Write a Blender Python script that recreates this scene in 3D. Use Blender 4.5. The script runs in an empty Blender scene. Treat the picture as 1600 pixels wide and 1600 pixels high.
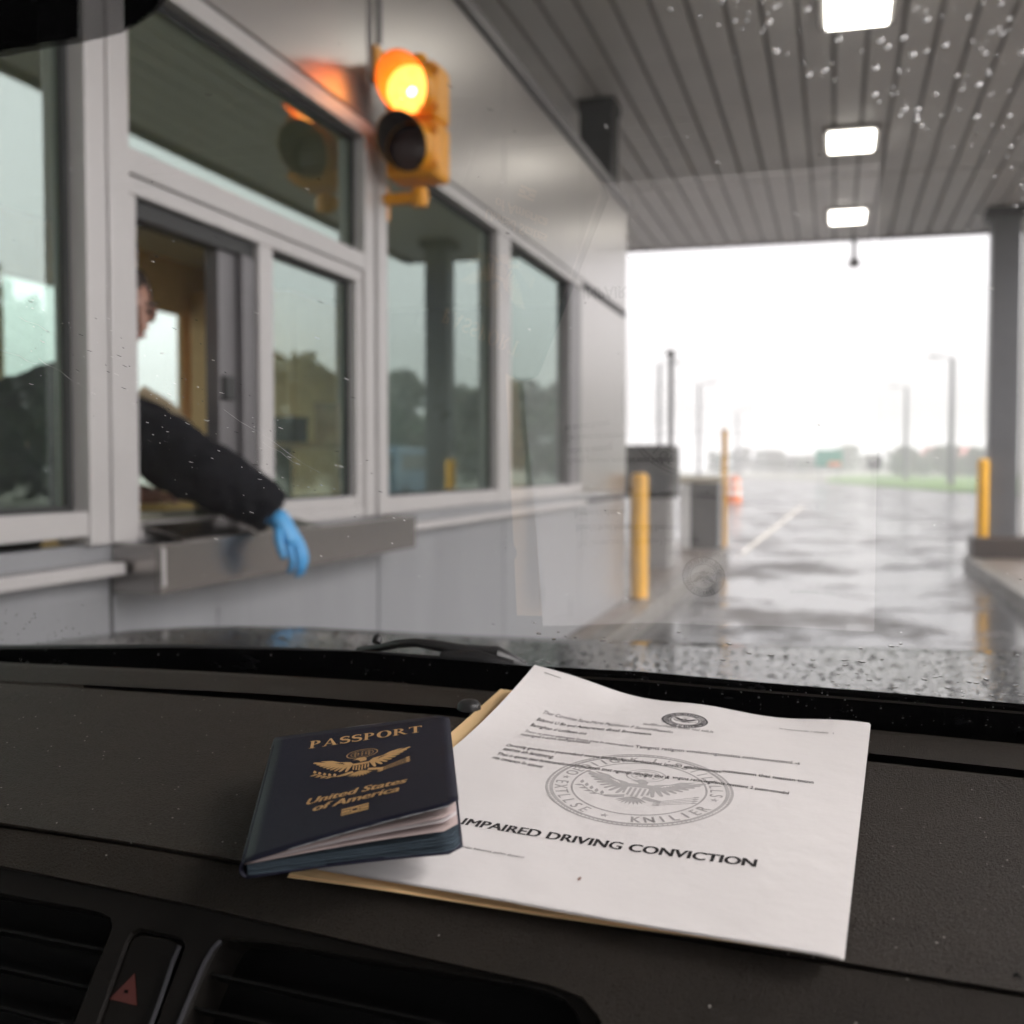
import bpy, bmesh, math, random
from mathutils import Vector, Matrix, noise
from mathutils.geometry import tessellate_polygon

random.seed(7)
S = bpy.context.scene
COL = S.collection
rad = math.radians

# ------------------------------------------------------------------ camera
F = 1790.0                      # focal length in pixels of the 1600 px photograph
PITCH, YAW, EYE = math.atan(70 / F), rad(15.76), 1.30
cam = bpy.data.cameras.new("camera")
cam_o = bpy.data.objects.new("camera", cam)
COL.objects.link(cam_o)
cam_o.location = (0, 0, EYE)
cam_o.rotation_euler = (math.pi / 2 - PITCH, 0, YAW)
cam.sensor_width = 36
cam.lens = 36 * F / 1600
cam.clip_start, cam.clip_end = 0.02, 3000
cam.dof.use_dof = True
cam.dof.focus_distance = 0.60
cam.dof.aperture_fstop = 8.6
S.camera = cam_o

# ------------------------------------------------------------------ world, sun, exposure
SUN_EL, SUN_AZ = rad(46), rad(90)          # azimuth clockwise from +Y (road direction)
world = bpy.data.worlds.new("World")
S.world = world
world.use_nodes = True
wn, wl = world.node_tree.nodes, world.node_tree.links
wn.clear()
sky = wn.new("ShaderNodeTexSky")
sky.sky_type = 'NISHITA'
sky.sun_disc = False
sky.sun_elevation, sky.sun_rotation = SUN_EL, SUN_AZ
sky.air_density, sky.dust_density, sky.ozone_density = 1.0, 4.0, 1.0
hsv = wn.new("ShaderNodeHueSaturation")
hsv.inputs['Saturation'].default_value = 0.10     # closed cloud cover: the sky's light, nearly without its blue
bg = wn.new("ShaderNodeBackground")
bg.inputs['Strength'].default_value = 0.15
wo = wn.new("ShaderNodeOutputWorld")
wl.new(sky.outputs[0], hsv.inputs['Color'])
warm = wn.new("ShaderNodeMixRGB"); warm.blend_type = 'MULTIPLY'; warm.inputs[0].default_value = 1.0
warm.inputs[2].default_value = (1.0, 0.955, 0.965, 1)          # colour of the cloud cover
wl.new(hsv.outputs[0], warm.inputs[1])
wl.new(warm.outputs[0], bg.inputs[0])
wl.new(bg.outputs[0], wo.inputs[0])

sun = bpy.data.lights.new("sun", 'SUN')
sun.energy, sun.angle, sun.color = 0.5, rad(25), (1.0, 0.97, 0.93)
sun_o = bpy.data.objects.new("sun", sun)
COL.objects.link(sun_o)
_d = Vector((math.sin(SUN_AZ) * math.cos(SUN_EL), math.cos(SUN_AZ) * math.cos(SUN_EL), math.sin(SUN_EL)))
sun_o.rotation_euler = _d.to_track_quat('Z', 'Y').to_euler()
sun_o.location = (20, 20, 30)

S.view_settings.view_transform = 'Standard'
S.view_settings.look = 'None'
S.view_settings.exposure = 1.65
S.view_settings.gamma = 1
S.view_settings.use_curve_mapping = False
S.render.engine = 'CYCLES'
S.cycles.use_denoising = True
S.cycles.denoiser = 'OPENIMAGEDENOISE'
S.cycles.max_bounces = 12
S.cycles.diffuse_bounces = 6
S.cycles.transparent_max_bounces = 24
S.cycles.volume_bounces = 1
S.cycles.sample_clamp_indirect = 8
S.cycles.caustics_reflective = False
S.cycles.caustics_refractive = False

# ------------------------------------------------------------------ rays: where a direction of view meets a plane of the place
CX = Vector((math.cos(YAW), math.sin(YAW), 0))
FW = Vector((-math.sin(YAW) * math.cos(PITCH), math.cos(YAW) * math.cos(PITCH), -math.sin(PITCH)))
UP = CX.cross(FW)
O = Vector((0, 0, EYE))


def ray(px, py):
    return CX * ((px - 800) / F) - UP * ((py - 800) / F) + FW


def hit(px, py, p0, n):
    d = ray(px, py)
    return O + d * ((p0 - O).dot(n) / d.dot(n))


def on_ground(px, py, z=0.0):
    return hit(px, py, Vector((0, 0, z)), Vector((0, 0, 1)))


WALL_X = -1.72


def wall_y(px):
    return hit(px, 730, Vector((WALL_X, 0, 0)), Vector((1, 0, 0))).y


def lerp(a, b, t):
    return a + (b - a) * t


def curve(pts, x):
    if x <= pts[0][0]:
        (x0, y0), (x1, y1) = pts[0], pts[1]
    elif x >= pts[-1][0]:
        (x0, y0), (x1, y1) = pts[-2], pts[-1]
    else:
        for k in range(len(pts) - 1):
            if pts[k][0] <= x <= pts[k + 1][0]:
                (x0, y0), (x1, y1) = pts[k], pts[k + 1]
                break
    return y0 + (y1 - y0) * (x - x0) / (x1 - x0)


# ------------------------------------------------------------------ materials
def nt(name):
    m = bpy.data.materials.new(name)
    m.use_nodes = True
    t = m.node_tree
    return m, t, t.nodes, t.links, t.nodes['Principled BSDF']


def mat(name, col, rough=0.5, metal=0.0, var=0.0, vscale=6.0, bump=0.0, bscale=60.0, spec=None, rvar=0.0, coat=0.0, obj_var=0.0, streak=None):
    m, t, N, L, b = nt(name)
    b.inputs['Base Color'].default_value = (*col, 1)
    b.inputs['Roughness'].default_value = rough
    b.inputs['Metallic'].default_value = metal
    if spec is not None:
        b.inputs['Specular IOR Level'].default_value = spec
    if coat:
        b.inputs['Coat Weight'].default_value = coat
        b.inputs['Coat Roughness'].default_value = 0.08
    tc = N.new("ShaderNodeTexCoord")
    vec = tc.outputs['Object']
    if streak:
        mp = N.new("ShaderNodeMapping")
        mp.inputs['Scale'].default_value = streak
        L.new(vec, mp.inputs['Vector'])
        vec = mp.outputs[0]
    if var or rvar or obj_var:
        nz = N.new("ShaderNodeTexNoise")
        nz.inputs['Scale'].default_value = vscale
        nz.inputs['Detail'].default_value = 6
        nz.inputs['Roughness'].default_value = 0.65
        L.new(vec, nz.inputs['Vector'])
        fac = nz.outputs['Fac']
        if obj_var:
            oi = N.new("ShaderNodeObjectInfo")
            ad = N.new("ShaderNodeMath"); ad.operation = 'MULTIPLY_ADD'
            L.new(oi.outputs['Random'], ad.inputs[0])
            ad.inputs[1].default_value = obj_var
            sb = N.new("ShaderNodeMath"); sb.operation = 'SUBTRACT'
            L.new(fac, sb.inputs[0]); sb.inputs[1].default_value = obj_var / 2
            L.new(sb.outputs[0], ad.inputs[2])
            fac = ad.outputs[0]
        if var or obj_var:
            mx = N.new("ShaderNodeMapRange")
            L.new(fac, mx.inputs['Value'])
            mx.inputs['From Min'].default_value, mx.inputs['From Max'].default_value = 0.25, 0.75
            mx.inputs['To Min'].default_value, mx.inputs['To Max'].default_value = 1 - var, 1 + var
            hs = N.new("ShaderNodeHueSaturation")
            hs.inputs['Color'].default_value = (*col, 1)
            L.new(mx.outputs[0], hs.inputs['Value'])
            L.new(hs.outputs[0], b.inputs['Base Color'])
        if rvar:
            mr = N.new("ShaderNodeMapRange")
            L.new(nz.outputs['Fac'], mr.inputs['Value'])
            mr.inputs['From Min'].default_value, mr.inputs['From Max'].default_value = 0.3, 0.7
            mr.inputs['To Min'].default_value, mr.inputs['To Max'].default_value = max(0.02, rough - rvar), rough + rvar
            L.new(mr.outputs[0], b.inputs['Roughness'])
    if bump:
        n2 = N.new("ShaderNodeTexNoise")
        n2.inputs['Scale'].default_value = bscale
        n2.inputs['Detail'].default_value = 4
        L.new(vec, n2.inputs['Vector'])
        bp = N.new("ShaderNodeBump")
        bp.inputs['Strength'].default_value = bump
        bp.inputs['Distance'].default_value = 1.0 / bscale * 0.3
        L.new(n2.outputs['Fac'], bp.inputs['Height'])
        L.new(bp.outputs[0], b.inputs['Normal'])
    return m


def glass_mat(name, tint, ior, rough=0.0, refl=(1, 1, 1)):
    """clear pane: what lies behind shows through the tint, and the pane mirrors by Fresnel"""
    m, t, N, L, b = nt(name)
    N.remove(b)
    out = N['Material Output']
    tr = N.new("ShaderNodeBsdfTransparent"); tr.inputs[0].default_value = (*tint, 1)
    gl = N.new("ShaderNodeBsdfGlossy"); gl.inputs['Roughness'].default_value = rough; gl.inputs[0].default_value = (*refl, 1)
    fr = N.new("ShaderNodeFresnel")
    ge = N.new("ShaderNodeNewGeometry"); io = N.new("ShaderNodeMapRange")     # a thin pane mirrors alike from both sides
    io.inputs['To Min'].default_value, io.inputs['To Max'].default_value = ior, 1 / ior
    L.new(ge.outputs['Backfacing'], io.inputs['Value']); L.new(io.outputs[0], fr.inputs['IOR'])
    mx = N.new("ShaderNodeMixShader")
    L.new(fr.outputs[0], mx.inputs[0]); L.new(tr.outputs[0], mx.inputs[1]); L.new(gl.outputs[0], mx.inputs[2])
    L.new(mx.outputs[0], out.inputs[0])
    return m


def clear_mat(name, tint=(0.97, 0.985, 0.98)):
    m, t, N, L, b = nt(name)
    N.remove(b)
    tr = N.new("ShaderNodeBsdfTransparent"); tr.inputs[0].default_value = (*tint, 1)
    L.new(tr.outputs[0], N['Material Output'].inputs[0])
    return m


def lamp_mat(name, col, strength, core=None):
    m, t, N, L, b = nt(name)
    b.inputs['Base Color'].default_value = (*[min(c, 0.8) for c in col], 1)
    b.inputs['Emission Color'].default_value = (*col, 1)
    b.inputs['Emission Strength'].default_value = strength
    b.inputs['Roughness'].default_value = 0.3
    return m


def leather_mat(name, col, rough=0.5, scale=520.0, dust=0.0, strength=0.35):
    m, t, N, L, b = nt(name)
    tc = N.new("ShaderNodeTexCoord")
    vo = N.new("ShaderNodeTexVoronoi"); vo.feature = 'DISTANCE_TO_EDGE'; vo.inputs['Scale'].default_value = scale
    nz = N.new("ShaderNodeTexNoise"); nz.inputs['Scale'].default_value = 40; nz.inputs['Detail'].default_value = 5
    nw = N.new("ShaderNodeTexNoise"); nw.inputs['Scale'].default_value = scale * 0.6
    mxv = N.new("ShaderNodeMixRGB"); mxv.inputs[0].default_value = 0.004
    L.new(tc.outputs['Object'], nw.inputs['Vector'])
    L.new(tc.outputs['Object'], mxv.inputs[1]); L.new(nw.outputs['Color'], mxv.inputs[2])
    L.new(mxv.outputs[0], vo.inputs['Vector']); L.new(tc.outputs['Object'], nz.inputs['Vector'])
    cl = N.new("ShaderNodeMapRange"); cl.inputs['From Max'].default_value = 0.25
    L.new(vo.outputs['Distance'], cl.inputs['Value'])
    bp = N.new("ShaderNodeBump"); bp.inputs['Strength'].default_value = strength; bp.inputs['Distance'].default_value = 0.0006
    L.new(cl.outputs[0], bp.inputs['Height']); L.new(bp.outputs[0], b.inputs['Normal'])
    mr = N.new("ShaderNodeMapRange"); L.new(nz.outputs['Fac'], mr.inputs['Value'])
    mr.inputs['To Min'].default_value, mr.inputs['To Max'].default_value = 0.75, 1.25
    hs = N.new("ShaderNodeHueSaturation"); hs.inputs['Color'].default_value = (*col, 1)
    L.new(mr.outputs[0], hs.inputs['Value'])
    src = hs.outputs[0]
    if dust:
        vd = N.new("ShaderNodeTexVoronoi"); vd.inputs['Scale'].default_value = 330
        L.new(tc.outputs['Object'], vd.inputs['Vector'])
        lt = N.new("ShaderNodeMath"); lt.operation = 'LESS_THAN'; lt.inputs[1].default_value = 0.15
        L.new(vd.outputs['Distance'], lt.inputs[0])
        sp = N.new("ShaderNodeSeparateColor"); L.new(vd.outputs['Color'], sp.inputs[0])
        gt = N.new("ShaderNodeMath"); gt.operation = 'GREATER_THAN'; gt.inputs[1].default_value = 1 - dust
        L.new(sp.outputs[0], gt.inputs[0])
        mu = N.new("ShaderNodeMath"); mu.operation = 'MULTIPLY'; L.new(lt.outputs[0], mu.inputs[0]); L.new(gt.outputs[0], mu.inputs[1])
        m2 = N.new("ShaderNodeMixRGB"); L.new(mu.outputs[0], m2.inputs[0]); L.new(src, m2.inputs[1]); m2.inputs[2].default_value = (0.35, 0.33, 0.3, 1)
        src = m2.outputs[0]
    L.new(src, b.inputs['Base Color'])
    b.inputs['Specular IOR Level'].default_value = 0.14
    b.inputs['Roughness'].default_value = rough
    return m


M = {}
M['alu'] = mat('white_aluminium', (0.52, 0.505, 0.495), 0.38, var=0.05, vscale=3, metal=0.15)
M['alu_dark'] = mat('grey_anodised', (0.17, 0.165, 0.17), 0.4, metal=0.4, var=0.1)
M['gasket'] = mat('black_gasket', (0.025, 0.027, 0.027), 0.6)
M['fascia'] = mat('satin_metal_panel', (0.42, 0.40, 0.385), 0.30, metal=0.7, var=0.03, vscale=1.2, rvar=0.015)
M['wall_lower'] = mat('grey_metal_panel', (0.35, 0.36, 0.375), 0.32, metal=0.4, var=0.09, vscale=1.6, rvar=0.06, streak=(1, 4, .5))
M['seam'] = mat('dark_backing', (0.06, 0.06, 0.065), 0.8)
M['steel'] = mat('brushed_steel', (0.40, 0.375, 0.355), 0.24, metal=1.0)
M['plank'] = mat('soffit_plank', (0.84, 0.825, 0.81), 0.45, metal=0.0, var=0.07, vscale=1.2, obj_var=0.12)
M['plank_gap'] = mat('soffit_backing', (0.42, 0.41, 0.40), 0.8)
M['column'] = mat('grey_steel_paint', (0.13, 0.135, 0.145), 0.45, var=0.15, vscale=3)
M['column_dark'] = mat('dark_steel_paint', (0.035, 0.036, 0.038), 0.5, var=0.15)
M['concrete'] = mat('wet_concrete', (0.13, 0.105, 0.085), 0.38, var=0.3, vscale=2.5, bump=0.3, bscale=30, rvar=0.2)
M['kerb'] = mat('kerb_concrete', (0.14, 0.13, 0.115), 0.42, var=0.3, vscale=3, bump=0.3, bscale=40, rvar=0.15)
M['yellow'] = mat('yellow_paint', (0.82, 0.42, 0.012), 0.42, var=0.12, vscale=5)
M['signal'] = mat('signal_yellow', (0.86, 0.36, 0.004), 0.42, var=0.1, vscale=20)
M['visor_in'] = mat('unlit_visor_inside', (0.03, 0.022, 0.016), 0.55)
M['lens_dark'] = mat('unlit_red_lens', (0.035, 0.008, 0.008), 0.22, bump=0.5, bscale=160)
M['amber'] = lamp_mat('lit_amber_lens', (1.0, 0.36, 0.05), 2.4)
def amber_mat():
    m, t, N, L, b = nt('lit_amber_lens')
    b.inputs['Base Color'].default_value = (0.8, 0.3, 0.03, 1); b.inputs['Roughness'].default_value = 0.25
    tc = N.new("ShaderNodeTexCoord"); vo = N.new("ShaderNodeTexVoronoi"); vo.inputs['Scale'].default_value = 85
    L.new(tc.outputs['Object'], vo.inputs['Vector'])
    mr = N.new("ShaderNodeMapRange"); mr.inputs['From Max'].default_value = .7; mr.inputs['To Min'].default_value, mr.inputs['To Max'].default_value = 2.2, 1.2
    L.new(vo.outputs['Distance'], mr.inputs['Value']); L.new(mr.outputs[0], b.inputs['Emission Strength'])
    b.inputs['Emission Color'].default_value = (1.0, 0.33, 0.06, 1)
    return m


M['amber'] = amber_mat()
M['bulb'] = lamp_mat('amber_hot_spot', (1.0, 0.45, 0.12), 14.0)
M['lamp'] = lamp_mat('lit_diffuser', (1.0, 0.95, 0.86), 4.5)
M['lamp_frame'] = mat('lamp_frame', (0.30, 0.29, 0.28), 0.5)
M['pane'] = glass_mat('booth_glass', (0.84, 0.98, 0.91), 3.5, 0.0, (0.84, 1.0, 0.94))
M['pane_clear'] = glass_mat('clear_glass', (0.86, 0.97, 0.93), 1.5, 0.0)
M['pane_in'] = clear_mat('booth_glass_inside', (0.97, 0.99, 0.98))
M['windshield'] = glass_mat('windshield_glass', (0.985, 0.985, 0.98), 1.80, 0.0)
M['windshield_out'] = clear_mat('windshield_outer_face', (0.985, 0.985, 0.98))
M['interior'] = mat('tan_interior', (0.78, 0.52, 0.25), 0.7, var=0.12)
M['interior_dark'] = mat('olive_interior', (0.17, 0.17, 0.13), 0.7, var=0.15)
M['ceiling_in'] = mat('booth_ceiling', (0.75, 0.75, 0.66), 0.7)
M['floor_in'] = mat('booth_floor', (0.45, 0.43, 0.40), 0.6)
M['blind'] = mat('pale_blind', (0.58, 0.62, 0.64), 0.8)
M['wood'] = mat('light_wood', (0.42, 0.25, 0.11), 0.55, var=0.2)
M['black'] = mat('black_plastic', (0.012, 0.012, 0.013), 0.45)
M['rubber'] = mat('black_rubber', (0.010, 0.010, 0.011), 0.5, bump=0.2, bscale=300)
M['gloss_black'] = mat('black_ceramic_band', (0.006, 0.006, 0.007), 0.22, rvar=0.08, vscale=30)
def hood_mat():
    m, t, N, L, b = nt('dark_wet_paint')
    b.inputs['Base Color'].default_value = (0.03, 0.032, 0.035, 1); b.inputs['Roughness'].default_value = 0.10; b.inputs['Specular IOR Level'].default_value = 1.0
    tc = N.new("ShaderNodeTexCoord")
    nd = N.new("ShaderNodeTexNoise"); nd.inputs['Scale'].default_value = 30; L.new(tc.outputs['Object'], nd.inputs['Vector'])
    mv = N.new("ShaderNodeMixRGB"); mv.inputs[0].default_value = 0.02; L.new(tc.outputs['Object'], mv.inputs[1]); L.new(nd.outputs['Color'], mv.inputs[2])
    vo = N.new("ShaderNodeTexVoronoi"); vo.feature = 'SMOOTH_F1'; vo.inputs['Scale'].default_value = 130; L.new(mv.outputs[0], vo.inputs['Vector'])
    mr = N.new("ShaderNodeMapRange"); mr.inputs['From Min'].default_value, mr.inputs['From Max'].default_value = 0.12, 0.42
    mr.inputs['To Min'].default_value, mr.inputs['To Max'].default_value = 1, 0; L.new(vo.outputs['Distance'], mr.inputs['Value'])
    bp = N.new("ShaderNodeBump"); bp.inputs['Strength'].default_value = 0.45; bp.inputs['Distance'].default_value = 0.002
    L.new(mr.outputs[0], bp.inputs['Height']); L.new(bp.outputs[0], b.inputs['Normal'])
    return m


M['hood'] = hood_mat()
M['dash'] = leather_mat('grained_dash', (0.023, 0.0185, 0.0145), 0.52, 620, dust=0.045, strength=0.6)
M['dash2'] = leather_mat('grained_dash_fine', (0.019, 0.0155, 0.0122), 0.55, 700, dust=0.02, strength=0.5)
M['panel'] = mat('vent_panel', (0.008, 0.007, 0.006), 0.5, spec=0.10, bump=0.15, bscale=900)
M['vent'] = mat('vent_black', (0.003, 0.003, 0.003), 0.5, spec=0.05)
M['slat'] = mat('slat_plastic', (0.005, 0.0048, 0.0045), 0.5, spec=0.08)
M['rim'] = mat('soft_metal_rim', (0.10, 0.10, 0.11), 0.22, metal=0.6)
M['hazard_red'] = mat('hazard_red', (0.075, 0.010, 0.006), 0.5)
M['paper'] = mat('white_paper', (0.65, 0.625, 0.615), 0.8, var=0.02, vscale=40, bump=0.12, bscale=35, spec=0.2)
M['manila'] = mat('manila', (0.80, 0.56, 0.30), 0.75, var=0.05, vscale=30, spec=0.2)
M['ink'] = mat('black_ink', (0.03, 0.028, 0.03), 0.7, spec=0.2)
M['ink_soft'] = mat('thin_ink', (0.17, 0.16, 0.165), 0.7, spec=0.2)
M['seal_grey'] = mat('grey_seal_print', (0.41, 0.395, 0.39), 0.8, var=0.08, vscale=300, spec=0.2)
M['seal_dark'] = mat('dark_seal_print', (0.10, 0.095, 0.10), 0.8, spec=0.2)
M['staple'] = mat('staple_steel', (0.35, 0.34, 0.33), 0.3, metal=0.9)
M['cover'] = leather_mat('navy_cover', (0.010, 0.0105, 0.020), 0.45, 900, strength=0.2)
M['gold'] = mat('gold_foil', (0.62, 0.38, 0.16), 0.45, metal=0.35, var=0.12, vscale=400)
M['page'] = mat('passport_page', (0.42, 0.385, 0.385), 0.7, var=0.12, vscale=60, spec=0.2)
M['page_pink'] = mat('passport_page_pink', (0.36, 0.29, 0.275), 0.7, var=0.12, vscale=80, spec=0.2)
M['page_edge'] = mat('page_edges', (0.05, 0.07, 0.088), 0.7, var=0.45, vscale=10, spec=0.2, streak=(6, 6, 220))
M['worn'] = mat('worn_cover_edge', (0.30, 0.31, 0.32), 0.8)
M['skin'] = mat('skin', (0.42, 0.23, 0.17), 0.5, var=0.08, vscale=20)
M['hair'] = mat('brown_hair', (0.035, 0.022, 0.016), 0.6, bump=0.6, bscale=120)
M['navy'] = mat('navy_uniform', (0.006, 0.0065, 0.010), 0.85, spec=0.15, var=0.25, vscale=14, bump=0.5, bscale=22)
M['glove'] = mat('blue_nitrile', (0.075, 0.34, 0.66), 0.42, bump=0.35, bscale=55)
M['cream'] = mat('cream_strap', (0.42, 0.34, 0.22), 0.7)
M['white'] = mat('white_paint', (0.74, 0.74, 0.73), 0.5, var=0.05)
M['dark_box'] = mat('charcoal_metal', (0.028, 0.029, 0.026), 0.5, var=0.15)
M['cabinet'] = mat('grey_cabinet', (0.25, 0.245, 0.235), 0.5, var=0.1)
M['cream_box'] = mat('cream_cabinet', (0.55, 0.50, 0.38), 0.5, var=0.06)
M['green_sign'] = mat('green_sign_sheet', (0.02, 0.24, 0.16), 0.5)
M['sign_white'] = mat('sign_white', (0.75, 0.75, 0.72), 0.5)
M['orange'] = mat('orange_plastic', (0.75, 0.18, 0.04), 0.45)
M['galv'] = mat('galvanised_pole', (0.10, 0.105, 0.11), 0.6)
M['red_roof'] = mat('red_shingle_roof', (0.36, 0.09, 0.07), 0.7, var=0.2)
M['bark'] = mat('bark', (0.07, 0.055, 0.04), 0.9, var=0.3)
M['leaf'] = mat('leaf_green', (0.055, 0.10, 0.035), 0.6, var=0.5, vscale=0.9)
M['leaf2'] = mat('leaf_dull', (0.085, 0.095, 0.05), 0.6, var=0.5, vscale=0.9)
M['grass'] = mat('grass', (0.07, 0.145, 0.022), 0.85, var=0.3, vscale=0.4, bump=0.6, bscale=12)
M['blue_van'] = mat('blue_vehicle_paint', (0.02, 0.16, 0.30), 0.3, coat=0.6)
M['tyre'] = mat('tyre', (0.015, 0.015, 0.015), 0.7)
M['dark_glass'] = mat('dark_glass', (0.02, 0.03, 0.03), 0.08)
M['line'] = mat('worn_white_line', (0.42, 0.38, 0.29), 0.22, var=0.25, vscale=8)
M['fleck'] = mat('pale_fleck', (0.80, 0.80, 0.78), 0.5)
M['fleck_dark'] = mat('dark_fleck', (0.03, 0.03, 0.03), 0.6)


def road_mat():
    m, t, N, L, b = nt('wet_asphalt')
    tc = N.new("ShaderNodeTexCoord")
    mp = N.new("ShaderNodeMapping"); mp.inputs['Scale'].default_value = (0.8, 0.8, 1)
    L.new(tc.outputs['Object'], mp.inputs['Vector'])
    n1 = N.new("ShaderNodeTexNoise"); n1.inputs['Scale'].default_value = 0.7; n1.inputs['Detail'].default_value = 9; n1.inputs['Roughness'].default_value = 0.72
    L.new(mp.outputs[0], n1.inputs['Vector'])
    wet = N.new("ShaderNodeMapRange"); wet.inputs['From Min'].default_value, wet.inputs['From Max'].default_value = 0.41, 0.51
    L.new(n1.outputs['Fac'], wet.inputs['Value'])
    r = N.new("ShaderNodeMapRange"); L.new(wet.outputs[0], r.inputs['Value'])
    r.inputs['To Min'].default_value, r.inputs['To Max'].default_value = 0.55, 0.15
    L.new(r.outputs[0], b.inputs['Roughness'])
    c = N.new("ShaderNodeMixRGB"); L.new(wet.outputs[0], c.inputs[0])
    c.inputs[1].default_value = (0.040, 0.036, 0.033, 1); c.inputs[2].default_value = (0.045, 0.046, 0.048, 1)
    n3 = N.new("ShaderNodeTexNoise"); n3.inputs['Scale'].default_value = 0.35; n3.inputs['Detail'].default_value = 5
    L.new(tc.outputs['Object'], n3.inputs['Vector'])
    hs = N.new("ShaderNodeHueSaturation"); L.new(c.outputs[0], hs.inputs['Color'])
    mv = N.new("ShaderNodeMapRange"); L.new(n3.outputs['Fac'], mv.inputs['Value'])
    mv.inputs['To Min'].default_value, mv.inputs['To Max'].default_value = 0.5, 1.5
    L.new(mv.outputs[0], hs.inputs['Value']); L.new(hs.outputs[0], b.inputs['Base Color'])
    n2 = N.new("ShaderNodeTexNoise"); n2.inputs['Scale'].default_value = 55; n2.inputs['Detail'].default_value = 4
    L.new(tc.outputs['Object'], n2.inputs['Vector'])
    st = N.new("ShaderNodeMapRange"); L.new(wet.outputs[0], st.inputs['Value'])
    st.inputs['To Min'].default_value, st.inputs['To Max'].default_value = 0.8, 0.02
    bp = N.new("ShaderNodeBump"); bp.inputs['Distance'].default_value = 0.01
    L.new(st.outputs[0], bp.inputs['Strength']); L.new(n2.outputs['Fac'], bp.inputs['Height']); L.new(bp.outputs[0], b.inputs['Normal'])
    b.inputs['Specular IOR Level'].default_value = 0.5
    return m


M['road'] = road_mat()


def drop_mat():
    m, t, N, L, b = nt('water_drop')
    b.inputs['Base Color'].default_value = (1, 1, 1, 1)
    b.inputs['Roughness'].default_value = 0.0
    b.inputs['IOR'].default_value = 1.33
    b.inputs['Transmission Weight'].default_value = 1.0
    return m


M['drop'] = drop_mat()


def frit_dots_mat():
    """black ceramic dots printed in rows on the glass"""
    m, t, N, L, b = nt('ceramic_dots')
    b.inputs['Base Color'].default_value = (0.008, 0.008, 0.008, 1)
    b.inputs['Roughness'].default_value = 0.5
    uv = N.new("ShaderNodeUVMap")
    vo = N.new("ShaderNodeTexVoronoi"); vo.inputs['Randomness'].default_value = 0.0; vo.inputs['Scale'].default_value = 1.0
    vo.voronoi_dimensions = '2D'
    L.new(uv.outputs[0], vo.inputs['Vector'])
    lt = N.new("ShaderNodeMath"); lt.operation = 'LESS_THAN'; lt.inputs[1].default_value = 0.50
    L.new(vo.outputs['Distance'], lt.inputs[0])
    tr = N.new("ShaderNodeBsdfTransparent")
    mx = N.new("ShaderNodeMixShader")
    L.new(lt.outputs[0], mx.inputs[0]); L.new(tr.outputs[0], mx.inputs[1]); L.new(b.outputs[0], mx.inputs[2])
    L.new(mx.outputs[0], N['Material Output'].inputs[0])
    return m


M['frit_dots'] = frit_dots_mat()


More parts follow.
